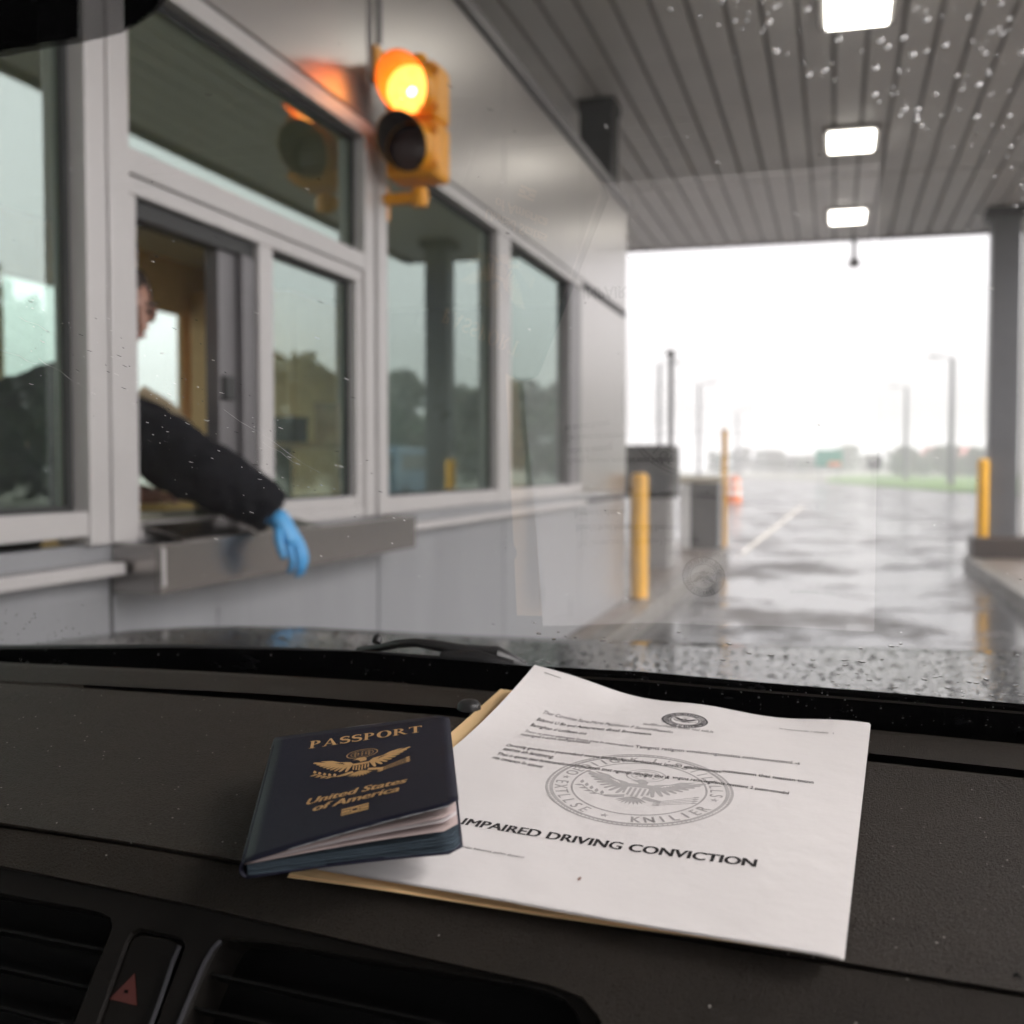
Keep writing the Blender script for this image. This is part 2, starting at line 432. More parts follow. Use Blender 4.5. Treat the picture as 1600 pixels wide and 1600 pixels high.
# ------------------------------------------------------------------ mesh helpers
class MB:
    def __init__(self):
        self.v, self.f, self.mi, self.uv = [], [], [], None

    def add(self, vs, fs, k=0):
        b = len(self.v)
        self.v += [Vector(p) for p in vs]
        for f in fs:
            self.f.append([b + i for i in f]); self.mi.append(k)
        return self

    def box(self, x0, x1, y0, y1, z0, z1, k=0):
        x0, x1 = sorted((x0, x1)); y0, y1 = sorted((y0, y1)); z0, z1 = sorted((z0, z1))
        vs = [(x, y, z) for z in (z0, z1) for y in (y0, y1) for x in (x0, x1)]
        return self.add(vs, [(0, 2, 3, 1), (4, 5, 7, 6), (0, 1, 5, 4), (2, 6, 7, 3), (0, 4, 6, 2), (1, 3, 7, 5)], k)

    def slab(self, pts, n, t, k=0):
        """closed plate: the outline PTS thickened by T along -N"""
        n = Vector(n).normalized(); c = len(pts)
        top = [Vector(p) for p in pts]; bot = [p - n * t for p in top]
        fs = [list(range(c)), list(range(2 * c - 1, c - 1, -1))]
        fs += [(i, c + i, c + (i + 1) % c, (i + 1) % c) for i in range(c)]
        return self.add(top + bot, fs, k)

    def tube(self, path, r, seg=12, k=0, cap=True):
        path = [Vector(p) for p in path]
        rs = r if isinstance(r, (list, tuple)) else [r] * len(path)
        prev = None; rings = []
        for i, p in enumerate(path):
            d = (path[min(i + 1, len(path) - 1)] - path[max(i - 1, 0)]).normalized()
            a = prev if prev is not None else (Vector((0, 0, 1)) if abs(d.z) < 0.9 else Vector((1, 0, 0)))
            a = (a - d * a.dot(d)).normalized(); prev = a
            bb = d.cross(a)
            rings.append([p + (a * math.cos(2 * math.pi * j / seg) + bb * math.sin(2 * math.pi * j / seg)) * rs[i] for j in range(seg)])
        vs = [q for ring in rings for q in ring]
        fs = []
        for i in range(len(rings) - 1):
            for j in range(seg):
                fs.append((i * seg + j, i * seg + (j + 1) % seg, (i + 1) * seg + (j + 1) % seg, (i + 1) * seg + j))
        if cap:
            fs.append(tuple(range(seg - 1, -1, -1)))
            fs.append(tuple((len(rings) - 1) * seg + j for j in range(seg)))
        return self.add(vs, fs, k)

    def lathe(self, c, axis, prof, seg=24, k=0):
        """profile of (distance along AXIS, radius) turned about the axis through C"""
        axis = Vector(axis).normalized()
        return self.tube([Vector(c) + axis * a for a, r in prof], [max(r, 1e-5) for a, r in prof], seg, k)

    def grid(self, rows, k=0):
        nr, nc = len(rows), len(rows[0])
        vs = [p for r in rows for p in r]
        fs = [(i * nc + j, (i + 1) * nc + j, (i + 1) * nc + j + 1, i * nc + j + 1) for i in range(nr - 1) for j in range(nc - 1)]
        return self.add(vs, fs, k)

    def build(self, name, mats, parent=None, smooth=False, bevel=0.0, solid=0.0):
        off = parent_origin(parent)
        me = bpy.data.meshes.new(name)
        me.from_pydata([p - off for p in self.v], [], self.f)
        mats = mats if isinstance(mats, (list, tuple)) else [mats]
        for m in mats:
            me.materials.append(m)
        if len(mats) > 1:
            me.polygons.foreach_set('material_index', self.mi)
        me.update()
        if smooth:
            me.polygons.foreach_set('use_smooth', [True] * len(me.polygons))
            try:
                me.set_sharp_from_angle(angle=rad(38))
            except Exception:
                pass
        o = bpy.data.objects.new(name, me)
        COL.objects.link(o)
        if parent is not None:
            o.parent = parent
        if solid:
            md = o.modifiers.new('solid', 'SOLIDIFY'); md.thickness = solid; md.offset = -1
        if bevel:
            md = o.modifiers.new('bevel', 'BEVEL'); md.width = bevel; md.segments = 2; md.limit_method = 'ANGLE'; md.angle_limit = rad(40)
        return o


def parent_origin(p):
    off = Vector((0, 0, 0))
    while p is not None:
        off += p.location
        p = p.parent
    return off


def tag(o, label=None, cat=None, group=None, kind=None):
    for k, v in (('label', label), ('category', cat), ('group', group), ('kind', kind)):
        if v:
            o[k] = v
    return o


def thing(name, label, cat, loc=(0, 0, 0), group=None):
    o = bpy.data.objects.new(name, None)
    o.empty_display_size = 0.1
    COL.objects.link(o)
    o.location = loc
    return tag(o, label, cat, group)


def copy_tree(o, parent=None):
    c = o.copy(); COL.objects.link(c)
    if parent is not None:
        c.parent = parent
    for ch in list(o.children):
        copy_tree(ch, c)
    return c


def again(o, loc, label, rz=0, sc=1):
    c = copy_tree(o)
    c.location = loc; c.rotation_euler = (0, 0, rz); c.scale = (sc, sc, sc)
    c['label'] = label
    return c


def structure(o):
    o['kind'] = 'structure'
    return o


Z = EYE      # heights below are written as Z + (metres above the eye)

# ------------------------------------------------------------------ ground, road, islands
mb = MB()
mb.add([(-900, -300, -0.02), (900, -300, -0.02), (900, 1600, -0.02), (-900, 1600, -0.02)], [(0, 1, 2, 3)])
structure(mb.build('ground', mat('dull_field', (0.12, 0.125, 0.085), 0.9, var=.3, vscale=.3)))

mb = MB()
mb.add([(-14, -14, 0.0), (14, -14, 0.0), (14, 46, 0.0), (-14, 46, 0.0)], [(0, 1, 2, 3)])
# the exit road bends away to the left beyond the apron
cl, cr = [], []
for k in range(25):
    t = k / 24
    y = 46 + t * 190
    cxm = -2 - 60 * t ** 1.9
    half = lerp(13.5, 6.0, min(1, t * 1.6))
    cl.append((cxm - half, y, 0.0)); cr.append((cxm + half * (1.0 if t < .3 else 0.9), y, 0.0))
mb.grid([cl, cr])
structure(mb.build('road', M['road']))

p = [on_ground(*q) for q in ((1290, 754), (1400, 762), (1520, 771), (1640, 776), (1640, 744.5), (1400, 742), (1300, 745))]
mb = MB()
mb.slab([Vector((q.x, q.y, 0.07)) for q in p], (0, 0, 1), 0.09)
structure(mb.build('grass_verge', M['grass']))


def kerbed_island(name, outline, h=0.15):
    mb = MB(); mb.slab([Vector((x, y, h)) for x, y in outline], (0, 0, 1), h + 0.03)
    isl = structure(mb.build(name, M['concrete'], bevel=0.02))
    return isl


LK, RK = -1.45, 1.62
kerbed_island('left_island', [(LK - .17, -6), (LK - .17, 16.6), (-1.9, 17.6), (-2.6, 18.0), (-5.2, 18.0), (-5.2, -6)])
kerbed_island('right_island', [(RK + .17, -6), (3.6, -6), (3.6, 16.6), (3.0, 17.1), (2.3, 17.0), (RK + .17, 16.2)])


def kerb_run(name, p0, p1, n):
    root = None
    for k in range(n):
        a, b = Vector(p0).lerp(Vector(p1), k / n), Vector(p0).lerp(Vector(p1), (k + 1) / n)
        d = (b - a).normalized(); s = Vector((-d.y, d.x, 0)) * .08
        a = a + d * .006; b = b - d * .006
        mb = MB()
        mb.slab([a - s + Vector((0, 0, .155)), b - s + Vector((0, 0, .155)), b + s + Vector((0, 0, .155)), a + s + Vector((0, 0, .155))], (0, 0, 1), .18)
        o = mb.build('kerb_stone', M['kerb'], root, bevel=0.012)
        if root is None:
            root = bpy.data.objects.new(name, None); COL.objects.link(root); structure(root)
            o.parent = root


kerb_run('left_kerb', (LK - .08, -5, 0), (LK - .08, 16.4, 0), 14)
kerb_run('right_kerb', (RK + .08, 2, 0), (RK + .08, 16.0, 0), 9)

mb = MB()
pts = [on_ground(x, y, 0.004) for x, y in ((1154, 866), (1162, 866), (1258, 790), (1254, 788))]
mb.add([(q.x, q.y, 0.004) for q in pts], [(0, 1, 2, 3)])
structure(mb.build('lane_marking', M['line']))

# ------------------------------------------------------------------ canopy
CH = Z + 3.27            # underside of the soffit
X0, X1, Y1 = -8.05, 3.1, 17.25
canopy = thing('canopy', 'wide flat canopy with grey plank soffit over the lane', 'canopy', (0, 6, CH))
mb = MB(); mb.box(X0, X1, -7, Y1, CH + .06, CH + .75)
mb.build('roof', M['plank_gap'], canopy)
mb = MB(); mb.box(X0 - .05, X1 + .05, Y1, Y1 + .05, CH - .03, CH + .85); mb.build('fascia', M['column'], canopy, bevel=.01)
mb = MB(); mb.box(X1, X1 + .05, -7, Y1, CH - .03, CH + .85); mb.build('fascia', M['column'], canopy, bevel=.01)
rows = [(-7, -.2), (-.17, 6.6), (6.63, 13.5), (13.58, Y1 - .01)]
npl = int((X1 - X0) / 0.25)
mesh_of_row = {}
for r, (ya, yb) in enumerate(rows):
    for k in range(npl):
        x = X0 + .02 + k * .25
        if r not in mesh_of_row:
            mb = MB(); mb.box(-.107, .107, ya - 6, yb - 6, 0, .045)
            o = mb.build('soffit_plank', M['plank']); mesh_of_row[r] = o.data
            o.modifiers.clear(); o.parent = canopy
        else:
            o = bpy.data.objects.new('soffit_plank', mesh_of_row[r]); COL.objects.link(o); o.parent = canopy
        o.location = (x + .107, 0, random.uniform(-.002, .002))

# recessed lights in a row down the lane
SOFF = Vector((0, 0, CH - .04))
lp = [hit(1330, y, SOFF, Vector((0, 0, 1))) for y in (12, 221, 338.5)]
lx, ly = lp[1].x, lp[1].y
ll = thing('ceiling_light', 'middle lit ceiling light of the three down the lane', 'ceiling light', (lx, ly, CH), 'lit lights in the canopy soffit')
mb = MB(); mb.box(lx - .27, lx + .27, ly - .41, ly + .41, CH - .035, CH - .002); mb.build('frame', M['lamp_frame'], ll, bevel=.01)
mb = MB(); mb.box(lx - .215, lx + .215, ly - .34, ly + .34, CH - .06, CH - .036); mb.build('diffuser', M['lamp'], ll, bevel=.015)
again(ll, (lx, lp[0].y, CH), 'lit rectangular ceiling light cut by the top of the photo')
again(ll, (lx, lp[2].y, CH), 'lit ceiling light nearest the far canopy edge')

t = thing('hanging_sensor', 'small dark sensor hanging from the far canopy edge', 'sensor', (0.22, 17.0, CH - .4))
mb = MB(); mb.tube([(.22, 17.0, CH - .36), (.22, 17.0, CH - .004)], .03, 8); mb.build('rod', M['column_dark'], t)
mb = MB(); mb.lathe((.22, 17.0, CH - .45), (0, 0, 1), [(0, .03), (.01, .075), (.10, .08), (.13, .03)], 12); mb.build('sensor_head', M['column_dark'], t, smooth=True)

# columns
cq = on_ground(1566, 872, .15); cxx, cyy = cq.x, cq.y + .2
t = thing('steel_column', 'grey steel column on brown base by the right kerb', 'column', (cxx, cyy, .15), 'columns carrying the canopy')
mb = MB(); w = .17
mb.box(cxx - w, cxx + w, cyy - w, cyy + w, .42, CH - .12); mb.build('shaft', M['column'], t, bevel=.01)
mb = MB(); mb.box(cxx - .36, cxx + .36, cyy - .36, cyy + .36, .151, .42); mb.build('base', mat('brown_concrete', (.05, .034, .026), .5, var=.25), t, bevel=.03)
mb = MB(); mb.box(cxx - .24, cxx + .24, cyy - .24, cyy + .24, CH - .12, CH - .003); mb.build('cap', M['column_dark'], t, bevel=.01)
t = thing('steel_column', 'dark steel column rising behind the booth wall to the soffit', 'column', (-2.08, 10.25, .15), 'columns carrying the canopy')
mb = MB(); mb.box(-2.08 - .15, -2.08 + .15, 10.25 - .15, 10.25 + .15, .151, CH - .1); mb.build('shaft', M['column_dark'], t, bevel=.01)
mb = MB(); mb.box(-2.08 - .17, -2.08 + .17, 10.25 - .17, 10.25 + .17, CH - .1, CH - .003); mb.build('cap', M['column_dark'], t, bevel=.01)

dq = on_ground(1596, 862, .15); DX, DY = dq.x, dq.y
t = thing('downpipe', 'pale round downpipe beside the right steel column', 'pipe', (DX, DY, .15))
mb = MB(); mb.tube([(DX + .2, DY, .30), (DX + .08, DY, .31), (DX + .02, DY, .38), (DX, DY, .5), (DX, DY, CH - .003)], .05, 12)
mb.build('pipe', M['white'], t, smooth=True)
mb = MB(); mb.box(DX + .12, DX + .37, DY - .1, DY + .1, .151, .36); mb.build('shoe', M['concrete'], t, bevel=.02)

# ------------------------------------------------------------------ inspection booth
BY0, BY1, BXB = -0.6, 9.68, -4.35
booth = thing('inspection_booth', 'long grey metal inspection booth with white framed windows', 'booth', (WALL_X, 4.5, .15))
FX = WALL_X
H0, H1 = Z + 1.29, Z + 2.19       # fascia
yA0, yA1, yA2, yA3 = wall_y(127), wall_y(159), wall_y(163), wall_y(195)
yB0, yB1, yB2, yB3 = wall_y(565), wall_y(580), wall_y(583), wall_y(598)
yC0, yC1, yD0, yD1 = wall_y(773), wall_y(793), wall_y(888), wall_y(905)


def part(name, m, x0, x1, y0, y1, z0, z1, bevel=.004, parent=None):
    mb = MB(); mb.box(x0, x1, y0, y1, z0, z1)
    return mb.build(name, m, parent or booth, bevel=bevel)


seams = [BY0, 0.9, 2.44, wall_y(578), wall_y(788), 7.9, BY1]
part('wall_core', M['seam'], FX - .10, FX - .012, BY0, BY1, .151, Z - .235, 0)
part('wall_core', M['seam'], FX - .10, FX - .012, BY0, BY1, H0 + .02, H1 - .01, 0)
for a, b in zip(seams[:-1], seams[1:]):
    part('fascia_panel', M['fascia'], FX - .012, FX, a + .006, b - .006, H0 + .025, H1 - .03)
low = [BY0, 0.9, wall_y(174), wall_y(592), wall_y(788), yD1 + .02, BY1]
for a, b in zip(low[:-1], low[1:]):
    part('lower_panel', M['wall_lower'], FX - .012, FX - .002, a + .008, b - .008, .16, Z - .262)
part('roof_trim', M['alu_dark'], FX - .1, FX + .03, BY0, BY1 + .03, H1 - .028, H1 + .04)
# end wall beyond the last window
part('wall_core', M['seam'], FX - .10, FX - .012, yD1, BY1 - .015, Z - .235, H0 + .02, 0)
part('end_panel', M['fascia'], FX - .012, FX, yD1 + .004, BY1, Z - .20, H0 - .04)
part('end_panel', M['wall_lower'], BXB, FX - .002, BY1 - .012, BY1, .16, H1 - .03)
# frame members
part('head_rail', M['alu'], FX - .07, FX + .022, BY0, yD1, Z + 1.23, Z + 1.29)
part('head_gap', M['gasket'], FX - .06, FX - .004, BY0, yD1 + .01, Z + 1.2902, Z + 1.315, 0)
part('sill_rail', M['alu'], FX - .07, FX + .018, BY0, yA1, Z - .165, Z - .105)
part('sill_rail', M['alu'], FX - .07, FX + .018, yB2, yD1, Z - .185, Z - .118)
part('ledge', M['alu'], FX - .07, FX + .055, BY0, 2.43, Z - .262, Z - .232)
part('ledge', M['alu'], FX - .07, FX + .055, 4.23, yD1 + .01, Z - .262, Z - .232)
part('apron_strip', M['wall_lower'], FX - .05, FX + .004, BY0, BY1, Z - .2318, Z - .187)
for a, b, pr in ((yA0, yA1, .025), (yA2, yA3, .025), (yB0, yB1, .02), (yB2, yB3, .025), (yC0, yC1, .02), (yD0, yD1, .012)):
    part('frame_post', M['alu'] if pr > .015 else M['alu_dark'], FX - .07, FX + pr, a, b, Z - .187, Z + 1.2298)
part('frame_joint', M['alu_dark'], FX - .06, FX + .008, yA1, yA2, Z - .187, Z + 1.2298, 0)
part('frame_joint', M['alu_dark'], FX - .06, FX + .004, yB1, yB2, Z - .187, Z + 1.2298, 0)
part('transom_rail', M['alu'], FX - .07, FX + .018, yA3, yB0, Z + .735, Z + .80)
part('slider_head', M['alu'], FX - .07, FX + .008, yA3, yB0, Z + .688, Z + .7345)
ySl = wall_y(214)
part('slider_jamb', M['alu'], FX - .07, FX + .008, yA3, ySl, Z - .187, Z + .688)
part('slider_sill', M['alu'], FX - .09, FX + .012, ySl, yB0, Z - .187, Z - .145)
yS1, yS2, yS3, yS4 = wall_y(358), wall_y(405), wall_y(426), wall_y(555)
part('slider_head', M['gasket'], FX - .075, FX - .012, ySl, yS2, Z + .640, Z + .6878, 0)
part('sash_stile', M['alu_dark'], FX - .075, FX - .028, yS1, lerp(yS1, yS2, .55), Z - .1448, Z + .6398)
part('sash_stile', M['alu_dark'], FX - .05, FX - .005, lerp(yS1, yS2, .56), yS2, Z - .1448, Z + .6398)
part('sash_latch', M['gasket'], FX - .03, FX - .012, lerp(yS1, yS2, .05), lerp(yS1, yS2, .35), Z + .20, Z + .27)
part('slider_stile', M['alu'], FX - .06, FX + .008, yS2, yS3, Z - .1448, Z + .688)
part('slider_stile', M['alu'], FX - .06, FX + .008, yS4, yB0, Z - .1448, Z + .688)
part('slider_rail', M['alu'], FX - .06, FX + .006, yS3, yS4, Z - .1448, Z - .108)


def pane(y0, y1, z0, z1, x=FX - .035, g=.018):
    mb = MB(); mb.box(x - .006, x, y0, y1, z0, z1)
    mb.mi = [1, 1, 1, 1, 1, 0]
    o = mb.build('window_pane', [M['pane'], M['pane_in']], booth)
    mb = MB()
    for a, b, c, d in ((y0, y0 + g, z0, z1), (y1 - g, y1, z0, z1), (y0 + g, y1 - g, z1 - g, z1), (y0 + g, y1 - g, z0, z0 + g * .6)):
        mb.box(x + .0005, x + .012, a, b, c, d)
    mb.build('gasket', M['gasket'], o)


pane(BY0 + .02, yA0, Z - .105, Z + 1.23, g=.022)
pane(yA3, yB0, Z + .80, Z + 1.23)
pane(yS3, yS4, Z - .108, Z + .688, g=.014)
pane(yB3, yC0, Z - .118, Z + 1.23)
pane(yC1, yD0, Z - .118, Z + 1.23)

# stainless transaction tray under the slider
TX = -1.579
tr0, tr1, tz0, tz1 = 2.447, 4.21, Z - .312, Z - .188
part('tray_front', M['steel'], TX - .012, TX, tr0, tr1, tz0, tz1, .003)
part('tray_end', M['steel'], FX + .005, TX - .0125, tr0, tr0 + .012, tz0, tz1, .003)
part('tray_end', M['steel'], FX + .005, TX - .0125, tr1 - .012, tr1, tz0, tz1, .003)
part('tray_top', M['steel'], FX + .005, TX - .0125, tr0 + .0125, tr1 - .0125, tz1 - .02, tz1 - .008, .002)
part('tray_base', M['steel'], FX + .005, TX - .0125, tr0 + .0125, tr1 - .0125, tz0, tz0 + .012, .002)
mb = MB()
mb.slab([(FX + .012, ySl, Z - .147), (TX - .01, ySl + .02, Z - .184), (TX - .01, yS2 + .15, Z - .184), (FX + .012, yS2 + .1, Z - .147)], (0.26, 0, .96), .004)
mb.build('tray_lip', M['steel'], booth)
mb = MB(); mb.box(TX, TX + .004, tr0 + .002, tr0 + .014, tz0 + .02, tz1 - .01); mb.build('tray_strap', M['alu'], booth)

# inside of the booth
part('floor', M['floor_in'], BXB, FX - .1, BY0, BY1 - .012, .151, .17, 0)
part('ceiling', M['ceiling_in'], BXB, FX - .1, BY0, BY1 - .012, H0 + .12, H0 + .16, 0)
part('roof', M['alu_dark'], BXB - .03, FX - .1, BY0, BY1 + .03, H1 - .028, H1 + .04, 0)
part('back_wall', M['interior'], BXB - .1, BXB, BY0, BY1, .151, Z - .15, 0)
part('back_wall', M['interior'], BXB - .1, BXB, BY0, BY1, Z + 1.06, H1, 0)
fw = [(-.4, 1.5), (1.65, 3.6), (3.75, 5.15), (5.3, 7.08), (7.3, 9.4)]
prev = BY0
for a, b in fw + [(BY1, BY1)]:
    part('back_post', M['interior'], BXB - .07, BXB - .03, prev, a, Z - .1498, Z + 1.0598, 0); prev = b
for a, b in fw:
    mb = MB(); mb.box(BXB - .05, BXB - .044, a, b, Z - .15, Z + 1.06); mb.mi = [1, 1, 1, 1, 0, 1]
    mb.build('window_pane', [M['pane_clear'], M['pane_in']], booth)
part('end_panel', M['interior'], BXB, FX - .1, BY0 - .1, BY0, .151, H1, 0)

t = thing('counter', 'dark counter shelf just inside the booth windows', 'counter', (-2.0, 3, .17))
mb = MB(); mb.box(-2.08, FX - .11, BY0 + .02, 8.9, Z - .155, Z - .125); mb.build('top', M['interior_dark'], t, bevel=.004)
for y in (.2, 3.9, 8.6):
    mb = MB(); mb.box(-2.05, FX - .11, y, y + .03, .1701, Z - .1552); mb.build('support', M['interior_dark'], t)
t = thing('storage_cabinet', 'tan cupboard with dark blind standing behind the officer', 'cupboard', (-3.8, 7.6, .17))
mb = MB(); mb.box(-4.3, -3.55, 7.05, 8.6, .1701, Z + 1.2); mb.build('carcass', M['interior'], t, bevel=.01)
mb = MB(); mb.box(-3.549, -3.53, 7.1, 7.8, Z - .1, Z + 1.1); mb.build('door', M['interior'], t, bevel=.004)
mb = MB(); mb.box(-3.549, -3.53, 7.85, 8.55, Z - .1, Z + .95); mb.build('door', M['black'], t, bevel=.004)
t = thing('wall_shelf', 'small wooden shelf with tan boxes inside the booth', 'shelf', (-3.2, 6.6, Z))
mb = MB(); mb.box(-3.45, -2.75, 6.35, 6.75, Z + .12, Z + .15); mb.build('board', M['wood'], t)
mb = MB(); mb.box(-3.40, -3.36, 6.4, 6.7, .1701, Z + .1198); mb.build('support', M['interior_dark'], t)
mb = MB(); mb.box(-2.84, -2.80, 6.4, 6.7, .1701, Z + .1198); mb.build('support', M['interior_dark'], t)
for k, (xa, ya, za, sx, sz, nm, m) in enumerate(((-2.98, 6.5, Z + .1505, .16, .22, 'tan carton on the small wooden shelf in the booth', M['wood']), (-3.28, 6.5, Z + .1505, .18, .14, 'dark carton on the small wooden shelf in the booth', M['black']))):
    b = thing('carton', nm, 'box', (xa, ya, za))
    mb = MB(); mb.box(xa - sx / 2, xa + sx / 2, ya - .09, ya + .09, za, za + sz); mb.build('box', m, b, bevel=.006)
    mb = MB(); mb.box(xa - sx / 2 - .004, xa + sx / 2 + .004, ya - .095, ya + .095, za + sz + .0005, za + sz + .02); mb.build('lid', m, b)

t = thing('office_chair', 'dark high backed chair behind the left booth window', 'chair', (-2.75, 2.3, .17))
mb = MB(); mb.lathe((-2.75, 2.3, .1701), (0, 0, 1), [(0, .27), (.04, .27), (.07, .05), (.5, .04)], 14); mb.build('base', M['black'], t)
mb = MB(); mb.box(-3.02, -2.48, 2.03, 2.57, .68, .80); mb.build('seat', M['interior_dark'], t, bevel=.04)
mb = MB(); mb.box(-3.04, -2.94, 2.02, 2.58, .86, Z + .42); mb.build('backrest', M['black'], t, bevel=.04)
for s in (2.0, 2.56):
    mb = MB(); mb.box(-2.95, -2.55, s, s + .05, .93, .98); mb.build('armrest', M['black'], t, bevel=.015)

# ------------------------------------------------------------------ traffic signal on the booth wall
SX, SY = -1.556, 4.13
sig = thing('traffic_signal', 'yellow two lamp traffic signal with its top amber lamp lit', 'traffic light', (SX, SY, Z + 1.33))
for zc in (Z + 1.420, Z + 1.203):
    mb = MB(); mb.box(SX - .108, SX + .102, SY - .01, SY + .15, zc - .1078, zc + .1078); mb.build('housing', M['signal'], sig, bevel=.022)
    mb = MB(); mb.box(SX - .100, SX + .098, SY - .032, SY - .0105, zc - .103, zc + .103); dr = mb.build('door', M['signal'], sig, bevel=.012)
    for s in (-1, 1):
        mb = MB(); mb.box(SX + .099, SX + .112, SY - .034, SY - .004, zc + s * .07 - .014, zc + s * .07 + .014); mb.build('latch', M['signal'], dr, bevel=.004)
    lit = zc > Z + 1.3
    mb = MB(); mb.lathe((SX, SY - .033, zc), (0, -1, 0), [(0, .090), (.008, .088), (.02, .070), (.027, .042), (.030, .0)], 32)
    mb.build('lens', M['amber'] if lit else M['lens_dark'], sig, smooth=True, )
    if lit:
        mb = MB(); mb.lathe((SX + .022, SY - .0585, zc - .022), (0.25, -1, -.25), [(0, .017), (.003, .014), (.005, .007), (.0055, .001)], 16); mb.build('hot_spot', M['bulb'], sig, smooth=True)
    # cut-away tunnel visor: deep over the top, short below
    mb = MB(); n = 33
    rows = [[], [], [], []]
    for k in range(n):
        a = rad(-62) + rad(304) * k / (n - 1)
        cx_, sz_ = math.cos(a), math.sin(a)
        depth = .035 + .115 * max(0, (sz_ + .75) / 1.75) ** .8
        for q, (r, d) in enumerate(((.094, 0), (.0965, depth), (.099, depth), (.098, 0))):
            rows[q].append(Vector((SX + r * cx_, SY - .0325 - d, zc + r * sz_)))
    mb.grid([rows[0], rows[1]], 1); mb.grid([rows[1], rows[2]], 0); mb.grid([rows[2], rows[3]], 0)
    mb.build('visor', [M['signal'], M['signal'] if lit else M['visor_in']], sig, smooth=True)  # inside colour stands for lamplight: yellow round the lit lamp, dark round the unlit
for zc in (Z + 1.545, Z + 1.04):
    mb = MB()
    mb.tube([(FX + .002, SY + .07, zc), (FX + .03, SY + .07, zc), (SX + .02, SY + .07, zc)], .024, 12)
    mb.lathe((SX, SY + .07, zc - .035), (0, 0, 1), [(0, .03), (.03, .036), (.04, .036), (.07, .03)], 14)
    mb.build('bracket', M['signal'], sig, smooth=True)
    mb = MB(); mb.box(FX + .001, FX + .016, SY + .0, SY + .14, zc - .07, zc + .07); mb.build('wall_plate', M['signal'], sig, bevel=.004)
mb = MB(); mb.tube([(FX + .02, SY + .02, Z + 1.62), (FX + .02, SY + .02, H1 - .04)], .012, 8); mb.build('conduit', M['alu_dark'], sig)

# ------------------------------------------------------------------ equipment and posts on the islands
bol = thing('bollard', 'stout yellow bollard at the corner of the booth', 'bollard', (-1.62, 9.62, .15), 'yellow bollards on the islands')
bol.location = (-1.625, 9.80, .15)
bx, by = -1.625, 9.80
mb = MB(); mb.lathe((bx, by, .151), (0, 0, 1), [(0, .076), (1.06, .076), (1.085, .068), (1.098, .045), (1.10, .001)], 20); mb.build('post', M['yellow'], bol, smooth=True)
mb = MB(); mb.lathe((bx, by, .1515), (0, 0, 1), [(0, .10), (.012, .10), (.02, .085)], 20); mb.build('base_plate', M['concrete'], bol)
rb = thing('bollard', 'yellow bollard standing beside the right steel column', 'bollard', (1.80, 15.6, .15), 'yellow bollards on the islands')
mb = MB(); mb.lathe((1.80, 15.6, .151), (0, 0, 1), [(0, .072), (1.22, .072), (1.24, .064), (1.255, .04), (1.258, .001)], 20); mb.build('post', M['yellow'], rb, smooth=True)
mb = MB(); mb.lathe((1.80, 15.6, .1515), (0, 0, 1), [(0, .12), (.012, .12), (.02, .09)], 20); mb.build('base_plate', M['concrete'], rb)


def at_base(px, py, z=.15):
    return on_ground(px, py, z)


q = at_base(1131, 857)
t = thing('guard_post', 'tall thin yellow post beside the charcoal panel cabinet', 'post', q)
mb = MB(); mb.lathe((q.x, q.y, .151), (0, 0, 1), [(0, .04), (1.65, .04), (1.68, .03), (1.69, .001)], 14); mb.build('shaft', M['yellow'], t, smooth=True)
mb = MB(); mb.lathe((q.x, q.y, .1515), (0, 0, 1), [(0, .09), (.012, .09), (.02, .05)], 14); mb.build('base_plate', M['concrete'], t)

q = at_base(1100, 858)
t = thing('panel_cabinet', 'charcoal front panel cabinet with cream top and white side', 'cabinet', q)
mb = MB(); mb.box(q.x - .19, q.x + .19, q.y, q.y + .3, .151, 1.08); mb.build('front_panel', M['dark_box'], t, bevel=.01)
mb = MB(); mb.box(q.x - .36, q.x + .24, q.y - .02, q.y + .34, 1.0805, 1.17); mb.build('top', M['cream_box'], t, bevel=.015)
mb = MB(); mb.box(q.x - .35, q.x - .192, q.y, q.y + .28, .151, 1.08); mb.build('side_panel', M['white'], t, bevel=.03)

q = at_base(1012, 893)
t = thing('card_reader', 'charcoal display hood on a grey pedestal behind the bollard', 'ticket machine', q)
mb = MB(); mb.box(q.x - .26, q.x + .20, q.y + .25, q.y + .7, .151, .95); mb.build('pedestal', M['cabinet'], t, bevel=.03)
mb = MB(); mb.box(q.x - .30, q.x + .24, q.y + .2, q.y + .8, .9505, 1.55); mb.build('display_hood', M['dark_box'], t, bevel=.03)
mb = MB(); mb.slab([(q.x - .05, q.y + .19, 1.0), (q.x + .2, q.y + .19, 1.0), (q.x + .2, q.y + .19, 1.2), (q.x - .05, q.y + .19, 1.3)], (0, -1, 0), .008); mb.build('screen', M['dark_glass'], t)
q = at_base(1030, 880)
t = thing('marker_post', 'short pale beige post in front of the card machine', 'post', q)
mb = MB(); mb.lathe((q.x, q.y, .151), (0, 0, 1), [(0, .045), (.85, .045), (.88, .03), (.885, .001)], 12); mb.build('shaft', mat('beige_paint', (.5, .46, .40), .5), t, smooth=True)
mb = MB(); mb.box(q.x - .06, q.x + .06, q.y - .05, q.y + .05, .1512, .20); mb.build('base', M['concrete'], t)
q = at_base(1047, 862)
t = thing('sensor_pole', 'slim dark grey pole with a small camera box on top', 'pole', q)
mb = MB(); mb.tube([(q.x, q.y, .151), (q.x, q.y, 2.80)], .035, 10); mb.build('shaft', M['column'], t)
mb = MB(); mb.box(q.x - .05, q.x + .05, q.y - .14, q.y + .06, 2.801, 2.87); mb.build('camera_box', M['column_dark'], t, bevel=.01)
